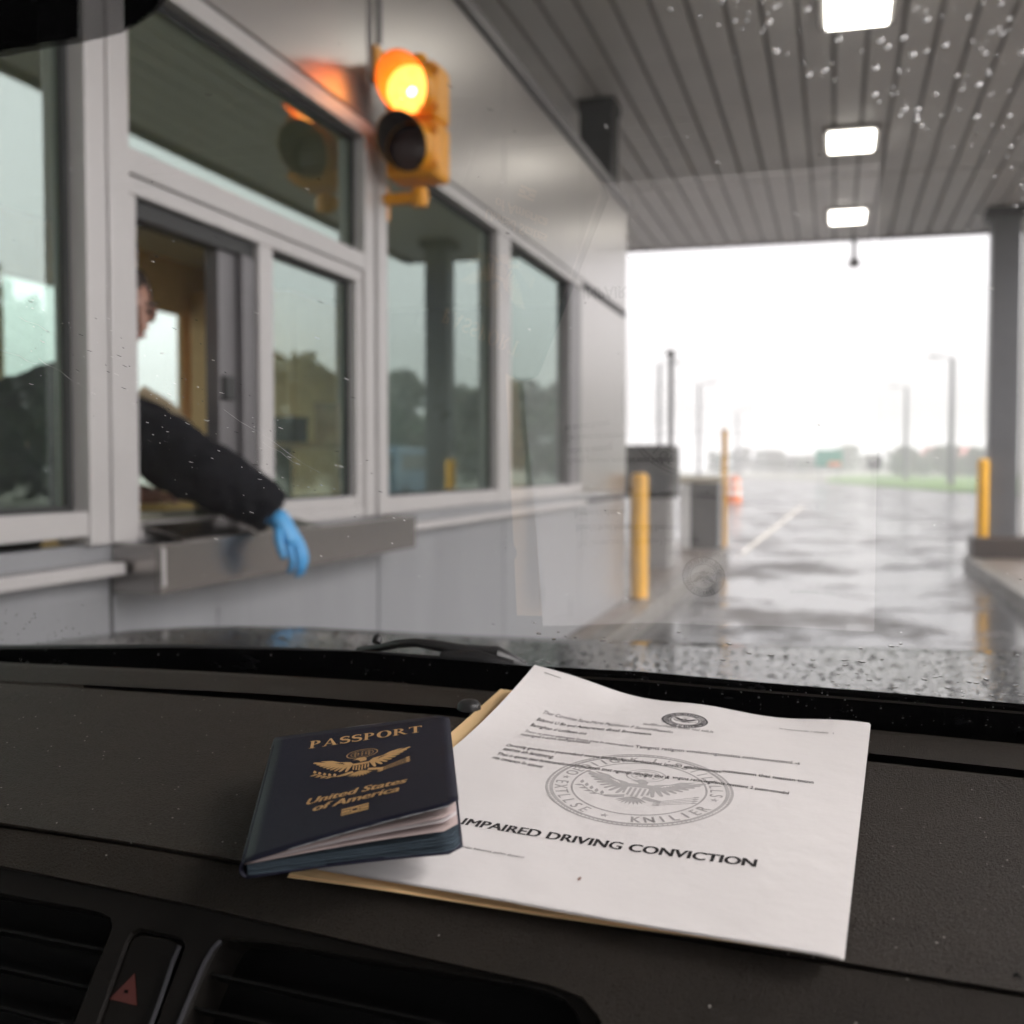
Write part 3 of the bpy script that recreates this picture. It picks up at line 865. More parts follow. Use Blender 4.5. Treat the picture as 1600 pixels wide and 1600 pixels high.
mb = MB(); mb.box(q.x - .05, q.x + .05, q.y - .09, q.y - .0355, .85, 1.22); mb.build('control_box', M['black'], t, bevel=.01)

q = on_ground(1147, 786)
t = thing('traffic_barrel', 'small orange and white traffic barrel out on the wet road', 'traffic barrel', q)
for k, (a, b, m) in enumerate(((.0, .30, 'orange'), (.301, .45, 'sign_white'), (.451, .62, 'orange'), (.621, .74, 'sign_white'), (.741, .9, 'orange'))):
    mb = MB(); mb.lathe((q.x, q.y, .003), (0, 0, 1), [(a, .27 - .06 * a), (b, .27 - .06 * b)], 16); mb.build('band', M[m], t, smooth=True)
mb = MB(); mb.tube([(q.x - .1, q.y, .9035), (q.x - .1, q.y, 1.0), (q.x + .1, q.y, 1.0), (q.x + .1, q.y, .9035)], .02, 8); mb.build('handle', M['orange'], t)


def lamp_post(px, depth, height, label, arm=-1):
    d = ray(px, 730); q = O + d * depth
    h = height
    t = thing('street_lamp', label, 'street lamp', (q.x, q.y, 0), 'street lamps fading into the mist')
    mb = MB(); mb.tube([(q.x, q.y, 0.0), (q.x, q.y, h * .5), (q.x, q.y, h)], [.20, .18, .15], 10); mb.build('pole', M['galv'], t, smooth=True)
    mb = MB(); mb.tube([(q.x, q.y, h - .1), (q.x + arm * .5, q.y, h + .08), (q.x + arm * 1.2, q.y, h + .12)], .05, 8); mb.build('arm', M['galv'], t)
    mb = MB(); mb.box(q.x + arm * 1.2 - .35, q.x + arm * 1.2 + .35, q.y - .16, q.y + .16, h + .04, h + .2); mb.build('lamp_head', M['galv'], t, bevel=.03)
    mb = MB(); mb.box(q.x - .25, q.x + .25, q.y - .25, q.y + .25, -.015, .35); mb.build('footing', M['kerb'], t)
    return t


lamp_post(1030, 84, 8.8, 'street lamp just left of the slim sensor pole', 1)
lamp_post(1092, 104, 8.8, 'street lamp above the cream cabinet top', 1)
lamp_post(1152, 150, 8.8, 'short looking street lamp right of the tall yellow post', 1)
lamp_post(1415, 108, 8.8, 'street lamp between the dark sign and the house', -1)
lamp_post(1486, 78, 8.7, 'tallest street lamp standing near the right steel column', -1)

# road signs
d = ray(1295, 730); q = O + d * 95
t = thing('road_sign', 'green rectangular road sign far down the misty road', 'sign', (q.x, q.y, 0))
mb = MB(); mb.box(q.x - 1.1, q.x + 1.1, q.y - .04, q.y, 1.35, 2.75); pl = mb.build('sign_panel', M['green_sign'], t, bevel=.02)
mb = MB(); mb.box(q.x - .05, q.x + .95, q.y - .046, q.y - .041, 1.42, 1.75); mb.build('tab', M['orange'], pl)
for s in (-.7, .7):
    mb = MB(); mb.box(q.x + s - .05, q.x + s + .05, q.y + .002, q.y + .08, -.02, 2.7); mb.build('post', M['galv'], t)
d = ray(1366, 730); q = O + d * 85
t = thing('road_sign', 'small dark road sign with pale spot right of the green one', 'sign', (q.x, q.y, 0))
mb = MB(); mb.box(q.x - .5, q.x + .5, q.y - .04, q.y, 1.1, 2.25); pl = mb.build('sign_panel', M['dark_box'], t, bevel=.02)
mb = MB(); mb.lathe((q.x - .1, q.y - .041, 2.0), (0, -1, 0), [(0, .14), (.004, .14), (.005, .001)], 14); mb.build('spot', M['sign_white'], pl)
mb = MB(); mb.box(q.x - .05, q.x + .05, q.y + .002, q.y + .08, -.02, 2.2); mb.build('post', M['galv'], t)

# house with red roof
d = ray(1478, 730); q = O + d * 165
hx, hy = q.x, q.y
t = thing('house', 'low white house with red roof beyond the grass verge', 'house', (hx, hy, 0))
mb = MB(); mb.box(hx - 3.4, hx + 4.4, hy, hy + 7, -.02, 2.5); mb.build('wall', M['white'], t)
mb = MB(); mb.add([(hx - 3.9, hy - .5, 2.5), (hx + 4.9, hy - .5, 2.5), (hx + 4.9, hy + 7.5, 2.5), (hx - 3.9, hy + 7.5, 2.5), (hx - 2.6, hy + 3.5, 4.3), (hx + 3.6, hy + 3.5, 4.3)],
                  [(0, 1, 5, 4), (2, 3, 4, 5), (1, 2, 5), (3, 0, 4), (0, 3, 2, 1)]); mb.build('roof', M['red_roof'], t)
for k in (-2.4, -.2, 2.4):
    mb = MB(); mb.box(hx + k, hx + k + 1.1, hy - .05, hy - .002, .9, 2.0); mb.build('window', M['dark_glass'], t)
mb = MB(); mb.box(hx + 1.2, hx + 2.1, hy - .05, hy - .002, .0, 2.0); mb.build('door', M['red_roof'], t)


# ------------------------------------------------------------------ trees
def make_tree(name, label, h, w, leafmat, n, seed, loc, bare=False):
    rnd = random.Random(seed)
    t = thing(name, label, 'tree', loc, 'trees beyond the paved apron')
    x, y, z = loc
    mb = MB()
    mb.tube([(x, y, z - .05), (x + .05, y, z + h * .25), (x - .04, y + .06, z + h * .55), (x, y, z + h * .85)], [h * .028, h * .022, h * .013, h * .004], 9)
    for k in range(9):
        a = rnd.uniform(0, 6.28); zb = h * rnd.uniform(.22, .6); L_ = w * rnd.uniform(.6, 1.0)
        mb.tube([(x, y, z + zb), (x + math.cos(a) * L_ * .5, y + math.sin(a) * L_ * .5, z + zb + L_ * .35), (x + math.cos(a) * L_, y + math.sin(a) * L_, z + zb + L_ * .75)], [h * .010, h * .007, h * .002], 6)
    mb.build('trunk', M['bark'], t, smooth=True)
    mb = MB()
    blobs = [(rnd.uniform(-.6, .6) * w, rnd.uniform(-.6, .6) * w, h * rnd.uniform(.28, .92), rnd.uniform(.28, .5) * w) for _ in range(16)]
    for k in range(n):
        bx_, by_, bz_, br = rnd.choice(blobs)
        v = Vector((rnd.gauss(0, 1), rnd.gauss(0, 1), rnd.gauss(0, .8))).normalized() * br * rnd.uniform(.55, 1.05)
        c = Vector((x + bx_, y + by_, z + max(bz_, h * .14))) + v
        s = rnd.uniform(.10, .24) * (w / 2.2)
        a = Vector((rnd.gauss(0, 1), rnd.gauss(0, 1), rnd.gauss(0, 1))).normalized()
        b = a.orthogonal().normalized(); b2 = a.cross(b)
        mb.add([c - b * s - b2 * s * .6, c + b * s * 1.2, c + b2 * s, c - b * s + b2 * s * .3], [(0, 1, 2), (0, 2, 3)])
    mb.build('crown', leafmat, t)
    return t


tA = make_tree('broadleaf_tree', 'rounded green tree right of the lanes beyond the canopy', 5.2, 2.3, M['leaf'], 2600, 3, (15.5, 30.0, 0))
tB = make_tree('broadleaf_tree', 'taller dull green tree right of the lanes beyond the canopy', 6.2, 2.6, M['leaf2'], 2800, 5, (24.0, 44.0, 0))
TREE_GROUP = 'trees beyond the paved apron'
rnd = random.Random(12)
k = 0
right_spots = [(13.5, 19.5, .9), (11.5, 15.5, .75), (15.5, 22.0, 1.0), (11.0, 12.5, .7), (14.0, 15.0, .8), (17.5, 34, 1.0), (19.5, 33, .9), (22, 36, 1.05), (13.8, 41, .75), (16, 44, .8), (18, 47, .95), (12.5, 52, .8), (15.5, 56, .85), (20, 58, 1.0), (25, 39, 1.1), (28, 33, 1.1), (27, 27, 1.0),  # first of these added near, out of view, to darken the left window's reflection
               (24, 24, .9), (19, 22, .85), (22, 19, .9), (27, 20, 1.0), (17, 17, .8), (30, 24, 1.1), (14.6, 36.0, .8), (11.5, 63, .9), (14.5, 68, 1.0)]
for x, y, s in right_spots:
    src = (tA, tB)[k % 2]; k += 1
    again(src, (x, y, 0), 'green tree standing right of the lanes, mirrored in the booth windows', rnd.uniform(0, 6.3), s)
left_spots = [(-34, 24, .8), (-40, 31, .9), (-30, 52, .55), (-37, 58, .6), (-46, 40, .9)]
for x, y, s in left_spots:
    src = (tA, tB)[k % 2]; k += 1
    again(src, (x, y, 0), 'green tree left of the booth, seen through its far windows', rnd.uniform(0, 6.3), s)
for j in range(24):
    px = 1120 + j * 13 + rnd.uniform(-7, 7)
    dd = ray(px, 730) * rnd.uniform(170, 240)
    again((tA, tB)[j % 2], (dd.x, dd.y, 0), 'misty tree in the far row behind the green road sign', rnd.uniform(0, 6.3), rnd.uniform(.4, .85))
for j in range(15):
    px = 1400 + j * 12 + rnd.uniform(-5, 5)
    dd = ray(px, 730) * rnd.uniform(120, 160)
    again((tA, tB)[j % 2], (dd.x, dd.y, 0), 'misty low tree around the small house with the red roof', rnd.uniform(0, 6.3), rnd.uniform(.38, .62))

# blue van parked to the right, mirrored by the booth glass
vx, vy = 11.5, 38.0
van = thing('parked_van', 'blue van parked right of the lanes, mirrored in booth glass', 'van', (vx, vy, 0))
mb = MB()
prof = [(-2.2, .35), (2.3, .35), (2.35, .95), (1.75, 1.15), (1.15, 1.95), (-2.1, 2.0), (-2.25, 1.0)]
L0 = [Vector((vx - .9, vy + a, b)) for a, b in prof]; R0 = [Vector((vx + .9, vy + a, b)) for a, b in prof]
c = len(prof)
mb.add(L0 + R0, [tuple(range(c)), tuple(range(2 * c - 1, c - 1, -1))] + [(i, c + i, c + (i + 1) % c, (i + 1) % c) for i in range(c)])
mb.build('body', M['blue_van'], van, bevel=.06)
for s in (-1, 1):
    mb = MB(); mb.box(vx + s * .9, vx + s * .915, vy - 1.7, vy + .9, 1.2, 1.75); mb.build('side_window', M['dark_glass'], van)
    for a in (-1.4, 1.4):
        mb = MB(); mb.lathe((vx + s * .80, vy + a, .34), (s, 0, 0), [(0, .30), (.02, .34), (.14, .34), (.16, .28)], 20); wl_ = mb.build('wheel', M['tyre'], van)
        mb = MB(); mb.lathe((vx + s * .9605, vy + a, .34), (s, 0, 0), [(0, .19), (.01, .18), (.012, .05)], 14); mb.build('rim', M['galv'], wl_)
mb = MB(); mb.box(vx - .75, vx + .75, vy - 2.27, vy - 2.24, 1.15, 1.75); mb.build('rear_window', M['dark_glass'], van)

# ------------------------------------------------------------------ officer
def skin_mesh(name, pts, edges, m, parent, sub=2, root=0, folds=0.0):
    """continuous surface grown over a jointed skeleton: pts = (x, y, z above the eye, rx, ry)"""
    off = parent_origin(parent)
    me = bpy.data.meshes.new(name)
    me.from_pydata([Vector((p[0], p[1], p[2] + Z)) - off for p in pts], edges, [])
    o = bpy.data.objects.new(name, me); COL.objects.link(o); o.parent = parent
    sk = o.modifiers.new('skin', 'SKIN'); sk.use_smooth_shade = True
    sv = me.skin_vertices[0].data
    for i, p in enumerate(pts):
        sv[i].radius = (p[3], p[4] if len(p) > 4 else p[3])
        sv[i].use_root = (i == root)
    ss = o.modifiers.new('subdivision', 'SUBSURF'); ss.levels = ss.render_levels = sub
    me.materials.append(m)
    if folds:
        tx = bpy.data.textures.new('cloth_folds', 'CLOUDS'); tx.noise_scale = .10; tx.noise_depth = 2
        dm = o.modifiers.new('folds', 'DISPLACE'); dm.texture = tx; dm.strength = folds; dm.mid_level = .5; dm.texture_coords = 'LOCAL'
    return o


off_ = thing('person', 'officer in navy jacket reaching out of the booth with a blue glove', 'person', (-2.4, 2.9, .17))
P = [(-2.38, 2.62, -.34, .13, .15), (-2.28, 2.66, -.08, .12, .15), (-2.15, 2.74, .10, .12, .15), (-2.09, 2.79, .20, .08, .10), (-2.04, 2.83, .29, .052, .055),
     (-2.0, 2.87, .37, .062, .068), (-1.98, 2.90, .445, .080, .092), (-1.99, 2.905, .52, .066, .078), (-1.995, 2.905, .56, .03, .04),
     (-1.97, 2.90, .12, .05, .05), (-1.69, 2.885, -.035, .042, .042), (-1.53, 2.965, -.135, .027, .03),
     (-2.22, 2.58, .14, .05, .05), (-2.14, 2.60, -.045, .042, .042), (-2.02, 2.84, -.07, .028, .03), (-1.955, 2.93, -.078, .036, .024), (-1.905, 2.97, -.09, .022, .018),
     (-2.42, 2.53, -.58, .085, .085), (-2.44, 2.53, -.86, .06, .06), (-2.46, 2.52, -1.06, .045, .045), (-2.38, 2.52, -1.09, .04, .03),
     (-2.43, 2.74, -.58, .085, .085), (-2.45, 2.75, -.86, .06, .06), (-2.47, 2.76, -1.06, .045, .045), (-2.39, 2.76, -1.09, .04, .03)]
Ed = [(0, 1), (1, 2), (2, 3), (3, 4), (4, 5), (5, 6), (6, 7), (7, 8), (2, 9), (9, 10), (10, 11), (2, 12), (12, 13), (13, 14), (14, 15), (15, 16),
      (0, 17), (17, 18), (18, 19), (19, 20), (0, 21), (21, 22), (22, 23), (23, 24)]
skin_mesh('body', P, Ed, M['skin'], off_)
# fingers of the bare hand, resting on the pad
for k, (dy, L_) in enumerate(((-.035, .05), (-.012, .062), (.012, .058), (.032, .045))):
    a = Vector((-1.92, 2.955 + dy, -.090)); 
    mb = MB(); mb.tube([a + Vector((0, 0, Z)), a + Vector((L_ * .55, .004, Z + .006)), a + Vector((L_, .008, Z - .012))], [.009, .0085, .006], 8); mb.build('finger', M['skin'], off_, smooth=True)
# jacket: torso and both sleeves
J = [(-2.38, 2.62, -.38, .17, .20), (-2.28, 2.66, -.08, .155, .19), (-2.15, 2.74, .11, .14, .18), (-2.10, 2.78, .215, .085, .11), (-2.06, 2.81, .265, .065, .07),
     (-1.96, 2.88, .105, .118, .118), (-1.86, 2.89, .055, .112, .112), (-1.70, 2.885, -.025, .100, .100), (-1.63, 2.92, -.075, .092, .092), (-1.555, 2.955, -.12, .070, .070), (-1.535, 2.964, -.132, .064, .064),
     (-2.22, 2.58, .13, .10, .10), (-2.14, 2.60, -.03, .075, .075), (-2.05, 2.79, -.065, .052, .052)]
JE = [(0, 1), (1, 2), (2, 3), (3, 4), (2, 5), (5, 6), (6, 7), (7, 8), (8, 9), (9, 10), (2, 11), (11, 12), (12, 13)]
skin_mesh('jacket', J, JE, M['navy'], off_, 4, 0, .045)
T_ = [(-2.39, 2.62, -.40, .16, .18), (-2.42, 2.53, -.58, .11, .11), (-2.44, 2.53, -.86, .085, .085), (-2.46, 2.52, -1.04, .075, .075), (-2.43, 2.74, -.58, .11, .11), (-2.45, 2.75, -.86, .085, .085), (-2.47, 2.76, -1.04, .075, .075)]
skin_mesh('trousers', T_, [(0, 1), (1, 2), (2, 3), (0, 4), (4, 5), (5, 6)], M['navy'], off_)
# face and hair
fc = Vector((-1.98, 2.90, Z + .445))
fd = Vector((.86, -.42, -.28)).normalized()
side = fd.cross(Vector((0, 0, 1))).normalized(); fu = side.cross(fd).normalized()
mb = MB(); mb.tube([fc + fd * .075 + fu * .035, fc + fd * .098 - fu * .005, fc + fd * .11 - fu * .018, fc + fd * .085 - fu * .024], [.010, .013, .015, .008], 10); mb.build('nose', M['skin'], off_, smooth=True)
for s in (-1, 1):
    mb = MB(); mb.lathe(fc + fd * .074 + side * s * .033 + fu * .022, fd, [(0, .009), (.003, .008), (.005, .004), (.006, .001)], 10); mb.build('eye', M['hair'], off_, smooth=True)
    mb = MB(); mb.lathe(fc + side * s * .078 - fd * .01 + fu * .005, side * s, [(0, .012), (.008, .028), (.014, .026), (.016, .004)], 12); mb.build('ear', M['skin'], off_, smooth=True)
    mb = MB(); mb.tube([fc + fd * .082 + side * s * .018 + fu * .046, fc + fd * .078 + side * s * .05 + fu * .044], .006, 6); mb.build('eyebrow', M['hair'], off_)
mb = MB(); mb.tube([fc + fd * .083 - side * .024 - fu * .048, fc + fd * .091 - fu * .046, fc + fd * .083 + side * .024 - fu * .048], .006, 8); mb.build('mouth', mat('lips', (.3, .11, .09), .5), off_)
mb = MB()
rows = []
for i in range(9):
    th = rad(4 + i * 13.5)
    row = []
    for j in range(25):
        ph = 2 * math.pi * j / 24
        front = math.cos(ph)
        r = 1.0 if not (front > .05 and th > rad(44)) else .66
        v = fu * math.cos(th) * .118 + (fd * math.cos(ph) * .104 + side * math.sin(ph) * .090) * math.sin(th)
        row.append(fc + fu * .02 - fd * .012 + v * r)
    rows.append(row)
mb.grid(rows); mb.build('hair', M['hair'], off_, smooth=True)
# collar strap seen at the shoulder
mb = MB(); mb.tube([(-2.0, 3.0, Z + .225), (-1.93, 3.03, Z + .18), (-1.86, 3.03, Z + .12)], [.022, .022, .018], 8); mb.build('shoulder_strap', M['cream'], off_, smooth=True)

# blue glove: palm, four unequal fingers, thumb
G = [(-1.545, 2.962, -.128, .044, .034), (-1.522, 2.966, -.155, .050, .030), (-1.495, 2.972, -.200, .054, .027), (-1.480, 2.975, -.228, .050, .022)]
GE = [(0, 1), (1, 2), (2, 3)]
gl = skin_mesh('glove', G, GE, M['glove'], off_, 2)
for k, (dy, l1, l2, l3, cx1) in enumerate(((-.036, .036, .024, .018, -.006), (-.012, .040, .030, .022, .006), (.013, .040, .029, .022, .006), (.036, .032, .024, .018, .0))):
    a = (-1.480 + cx1, 2.975 + dy, -.224)
    b = (a[0] + .010, a[1] + .003, a[2] - l1)
    c = (b[0] - .004, b[1] + .005, b[2] - l2)
    e = (c[0] - .014, c[1] + .004, c[2] - l3 * .9)
    skin_mesh('finger', [(a[0] - .012, a[1] * .6 + 2.975 * .4, a[2] + .035, .011), (*a, .0115), (*b, .0105), (*c, .0095), (*e, .0075)], [(0, 1), (1, 2), (2, 3), (3, 4)], M['glove'], gl, 2)
skin_mesh('thumb', [(-1.515, 2.940, -.165, .014), (-1.505, 2.912, -.198, .0145), (-1.492, 2.906, -.232, .012), (-1.485, 2.912, -.258, .009)], [(0, 1), (1, 2), (2, 3)], M['glove'], gl, 2)
mb = MB(); mb.tube([(-1.560, 2.955, Z - .116), (-1.540, 2.962, Z - .130)], [.052, .050], 14, cap=False); mb.build('cuff', M['glove'], gl, smooth=True, solid=.003)

t = thing('writing_pad', 'yellow pad lying on the booth counter under the bare hand', 'notepad', (-1.94, 3.0, Z - .124))
mb = MB(); mb.box(-2.06, -1.84, 2.88, 3.10, Z - .1245, Z - .108); mb.build('sheets', mat('yellow_pad', (.62, .45, .15), .7), t, bevel=.004)
mb = MB(); mb.box(-2.06, -2.035, 2.88, 3.10, Z - .1078, Z - .104); mb.build('binding', M['wood'], t)

# ------------------------------------------------------------------ car interior
NP = Vector((0.0391, -0.0981, 0.9944)).normalized()         # dashboard top plane
PC = Vector((-0.09504, 0.57344, Z - 0.16246))                 # middle of the printed sheet
DP = PC - NP * 0.0035
NW = Vector((0.0409, 0.5864, 0.8090)).normalized()            # windshield plane
WP = O + NW * 0.3228

car = thing('car', 'dark dashboard, windshield and wiper of the car the photo is taken from', 'car', (0, 0.3, 0))


def dash(px, py, drop=0.0):
    return hit(px, py, DP - NP * drop, NP)


cols = list(range(-560, 2300, 20))
B_ = [(0, 1038), (300, 1051), (600, 1068), (800, 1086), (1000, 1107), (1360, 1143), (1600, 1166)]
C1 = [(0, 1064), (130, 1070), (400, 1083), (700, 1105), (1000, 1138), (1360, 1177), (1600, 1203)]
C2 = [(0, 1067), (130, 1075), (400, 1094), (700, 1119), (1000, 1152), (1360, 1190), (1600, 1216)]
S1 = [(0, 1290), (200, 1320), (380, 1350), (700, 1405), (1000, 1455), (1330, 1510), (1600, 1555)]
mb = MB()
back0 = [dash(x, curve(B_, x) - 3, .06) for x in cols]
back1 = [dash(x, curve(B_, x) - 3, .004) for x in cols]
back2 = [dash(x, curve(B_, x) + 2) for x in cols]
sl1 = [dash(x, curve(C1, x)) for x in cols]
mb.grid([back0, back1, back2, sl1])
o = mb.build('defrost_strip', M['dash2'], car, smooth=True)
mb = MB()
pa = [dash(x, curve(C2, x) - 1, .02) for x in cols]
pb = [dash(x, curve(C2, x), .0012) for x in cols]
pc = [dash(x, curve(C2, x) + 3) for x in cols]
rows = [pa, pb, pc]
for f in (.12, .3, .5, .7, .86, .95):
    rows.append([dash(x, lerp(curve(C2, x), curve(S1, x), f)) for x in cols])
rows.append([dash(x, curve(S1, x) - 5) for x in cols])
rows.append([dash(x, curve(S1, x) - 1, .0015) for x in cols])
rows.append([dash(x, curve(S1, x), .012) for x in cols])
mb.grid(rows)
mb.build('dash_pad', M['dash'], car, smooth=True)
# dark well under the defroster slot and behind the dash
mb = MB(); mb.grid([[dash(x, curve(B_, x) - 8, .055) for x in cols], [dash(x, curve(C2, x) + 8, .018) for x in cols]])
mb.build('slot_floor', M['vent'], car)
# slot closes at its left end
mb = MB()
for x in range(-560, 130, 20):
    pass
mb.grid([[dash(x, curve(C1, x) - 1, .0006) for x in range(-560, 131, 30)], [dash(x, curve(C2, x) + 2, .0006) for x in range(-560, 131, 30)]])
mb.build('slot_blank', M['dash2'], car)

# lower fascia: three faces turning down towards the seats
s1p = [dash(x, curve(S1, x)) for x in cols]
ax1 = (dash(1500, curve(S1, 1500)) - dash(100, curve(S1, 100))).normalized()
N1 = Matrix.Rotation(rad(32), 3, ax1) @ NP
if N1.y > NP.y:
    N1 = Matrix.Rotation(rad(-32), 3, ax1) @ NP
P1 = dash(700, curve(S1, 700), .0015)


def band(px, py, drop=0.0):
    return hit(px, py, P1 - N1 * drop, N1)


S2 = [(-200, 1318), (0, 1356), (300, 1417), (600, 1486), (760, 1521), (860, 1543), (910, 1562), (935, 1590), (950, 1630), (962, 1700)]
mb = MB()


def s2(x):
    return curve(S2, x) if x < 962 else 1700 + (x - 962) * 1.2


c2 = [x for x in cols if x <= 860]
rows = [[band(x, curve(S1, x) - 1, .010) for x in c2], [band(x, curve(S1, x) + 1, .0015) for x in c2], [band(x, curve(S1, x) + 5) for x in c2]]
for f in (.3, .6, .9):
    rows.append([band(x, lerp(curve(S1, x), s2(x), f)) for x in c2])
rows.append([band(x, s2(x) - 4) for x in c2]); rows.append([band(x, s2(x) - 1, .0012) for x in c2]); rows.append([band(x, s2(x), .01) for x in c2])
mb.grid(rows)
c3 = [860, 885, 910, 922, 935, 943, 950, 956, 962, 980, 1010, 1060, 1120, 1200, 1300, 1400, 1500, 1600, 1750, 2000, 2280]
low_y = [min(s2(x), 1760) for x in c3]
rows = [[band(x, curve(S1, x) - 1, .010) for x in c3], [band(x, curve(S1, x) + 1, .0015) for x in c3], [band(x, curve(S1, x) + 5) for x in c3]]
for f in (.3, .6, .9):
    rows.append([band(x, lerp(curve(S1, x), y, f)) for x, y in zip(c3, low_y)])
rows.append([band(x, y - 4) for x, y in zip(c3, low_y)]); rows.append([band(x, y - 1, .0012) for x, y in zip(c3, low_y)]); rows.append([band(x, y, .01) for x, y in zip(c3, low_y)])
mb.grid(rows)
mb.build('dash_lower', M['dash2'], car, smooth=True)

ax2 = (band(600, 1486) - band(0, 1356)).normalized()
N2 = Matrix.Rotation(rad(22), 3, ax2) @ N1
if N2.y > N1.y:
    N2 = Matrix.Rotation(rad(-22), 3, ax2) @ N1
P2 = band(600, 1486, .003)


def face(px, py, drop=0.0):
    return hit(px, py, P2 - N2 * drop, N2)


E1 = (face(600, 1486) - face(0, 1356)).normalized(); E2 = N2.cross(E1)


def fill_with_holes(outer, holes, depth, name, m, parent, wall_m=None):
    loops = [outer] + holes
    flat = [[Vector(((p - P2).dot(E1), (p - P2).dot(E2), 0)) for p in lp_] for lp_ in loops]
    mb = MB()
    mb.add([p for lp_ in loops for p in lp_], [tuple(q) for q in tessellate_polygon(flat)])
    for loop in holes:
        n = len(loop)
        rim = [p - N2 * .0015 + (sum(loop, Vector()) / n - p).normalized() * .0012 for p in loop]
        deep = [p - N2 * depth for p in rim]
        mb.add(list(loop) + rim + deep, [(i, (i + 1) % n, n + (i + 1) % n, n + i) for i in range(n)] + [(n + i, n + (i + 1) % n, 2 * n + (i + 1) % n, 2 * n + i) for i in range(n)])
        mb.add(deep, [tuple(range(n))], 1)  # recess floor coloured black to stand in for shade in the opening
    return mb.build(name, [m, M['vent']], parent)


LV = [(-420, 1330), (0, 1395), (120, 1417), (158, 1425), (173, 1434), (176, 1446), (168, 1470), (145, 1525), (112, 1610), (80, 1700), (-420, 1700)]
RV = [(352, 1467), (420, 1472), (600, 1501), (800, 1536), (850, 1547), (880, 1560), (900, 1580), (912, 1610), (925, 1700), (245, 1700), (275, 1620), (305, 1545), (326, 1497), (338, 1476)]
HB = [(218, 1450), (272, 1461), (286, 1467), (290, 1476), (284, 1496), (258, 1565), (212, 1700), (118, 1700), (160, 1570), (196, 1470), (205, 1456)]
outer = [face(*q) for q in [(-420, 1268), (-200, 1318), (0, 1356), (300, 1417), (600, 1486), (760, 1521), (860, 1543), (910, 1562), (935, 1590), (950, 1630), (962, 1700), (970, 1760), (-420, 1760)]]
panel = fill_with_holes(outer, [[face(*q) for q in h] for h in (LV, RV, HB)], .022, 'vent_panel', M['panel'], car)


def slat_run(name, ends, parent, droop=.006):
    for (x0, y0), (x1, y1) in ends:
        mb = MB(); n = 12
        top = [face(lerp(x0, x1, k / n), lerp(y0, y1, k / n), .003) for k in range(n + 1)]
        a = N2 * .0; 
        low1 = [p - N2 * .010 - E2 * .0015 * (1 if E2.y > 0 else -1) for p in top]
        th = E2 * (.0012 if E2.y > 0 else -.0012)
        mb.grid([top, low1]); mb.grid([[p - th for p in low1], [p - th for p in top]]); mb.grid([[p - th for p in top], top])
        mb.build('vent_slat', M['slat'], parent, smooth=False)


lv = bpy.data.objects.new('air_vent', None); COL.objects.link(lv); lv.parent = car
rv = bpy.data.objects.new('air_vent', None); COL.objects.link(rv); rv.parent = car
slat_run('vent_slat', [((-400, 1372), (165, 1482)), ((-400, 1420), (140, 1540)), ((-400, 1470), (118, 1600))], lv)
slat_run('vent_slat', [((330, 1519), (895, 1640)), ((304, 1572), (900, 1700))], rv)
# rims that catch the light
def rim_strip(pts, name, parent, r=.0011, m=None):
    mb = MB(); mb.tube([face(*q) + N2 * .0006 for q in pts], r, 6); return mb.build(name, m or M['rim'], parent, smooth=True)


rim_strip([(268, 1630), (300, 1552), (320, 1505), (333, 1483), (346, 1470)], 'vent_rim', rv)
rim_strip([(352, 1466), (420, 1471), (600, 1500), (800, 1535)], 'vent_rim', rv, .0008, M['panel'])

# hazard switch
hz = bpy.data.objects.new('hazard_button', None); COL.objects.link(hz); hz.parent = car
HBi = [(222, 1458), (266, 1467), (278, 1474), (276, 1490), (250, 1563), (206, 1690), (126, 1690), (166, 1572), (200, 1476), (210, 1462)]
mb = MB(); mb.slab([face(*q, drop=.002) for q in HBi], N2, .012)
mb.build('button', M['panel'], hz, bevel=.0012)
rim_strip([(228, 1625), (252, 1560), (272, 1500), (282, 1478)], 'button_rim', hz, .0010)
tri = [(210, 1521), (213, 1571), (171, 1561)]
mb = MB(); mb.slab([face(*q, drop=.0016) for q in tri], N2, .0005); ht = mb.build('warning_triangle', M['hazard_red'], hz)
mb = MB(); mb.slab([face(*q, drop=.0013) for q in ((195, 1546), (200, 1547), (199, 1552), (194, 1551))], N2, .0003); mb.build('warning_dot', M['vent'], hz)

# small sensor cap near the slot
q = dash(733, 1109)
mb = MB(); mb.lathe(q + NP * .0005, NP, [(0, .0075), (.003, .0072), (.005, .0055), (.006, .001)], 20); mb.build('sensor_cap', M['rubber'], car, smooth=True)


# windshield: curved-cut pane 4.5 mm thick, its inner face mirrors the dashboard
def ws(px, py, out=0.0):
    return hit(px, py, WP + NW * out, NW)


wsx = Vector((1, 0, 0)); wsx = (wsx - NW * wsx.dot(NW)).normalized(); wsy = NW.cross(wsx)
if wsy.z < 0:
    wsy = -wsy
base_pt = ws(700, 1090)


def wpt(u, v, out=0.0):
    return base_pt + wsx * u + wsy * v + NW * out


mb = MB()
A_, B2, C_, D_ = (-.95, -.09), (.95, -.09), (.80, .80), (-.80, .80)
ins = [wpt(*q) for q in (A_, B2, C_, D_)]; outs = [wpt(*q, .0045) for q in (A_, B2, C_, D_)]
mb.add(ins, [(0, 1, 2, 3)], 0)
mb.add(outs, [(3, 2, 1, 0)], 1)
mb.add(ins + outs, [(0, 4, 5, 1), (1, 5, 6, 2), (2, 6, 7, 3), (3, 7, 4, 0)], 1)
shield = mb.build('windshield', [M['windshield'], M['windshield_out']], car)

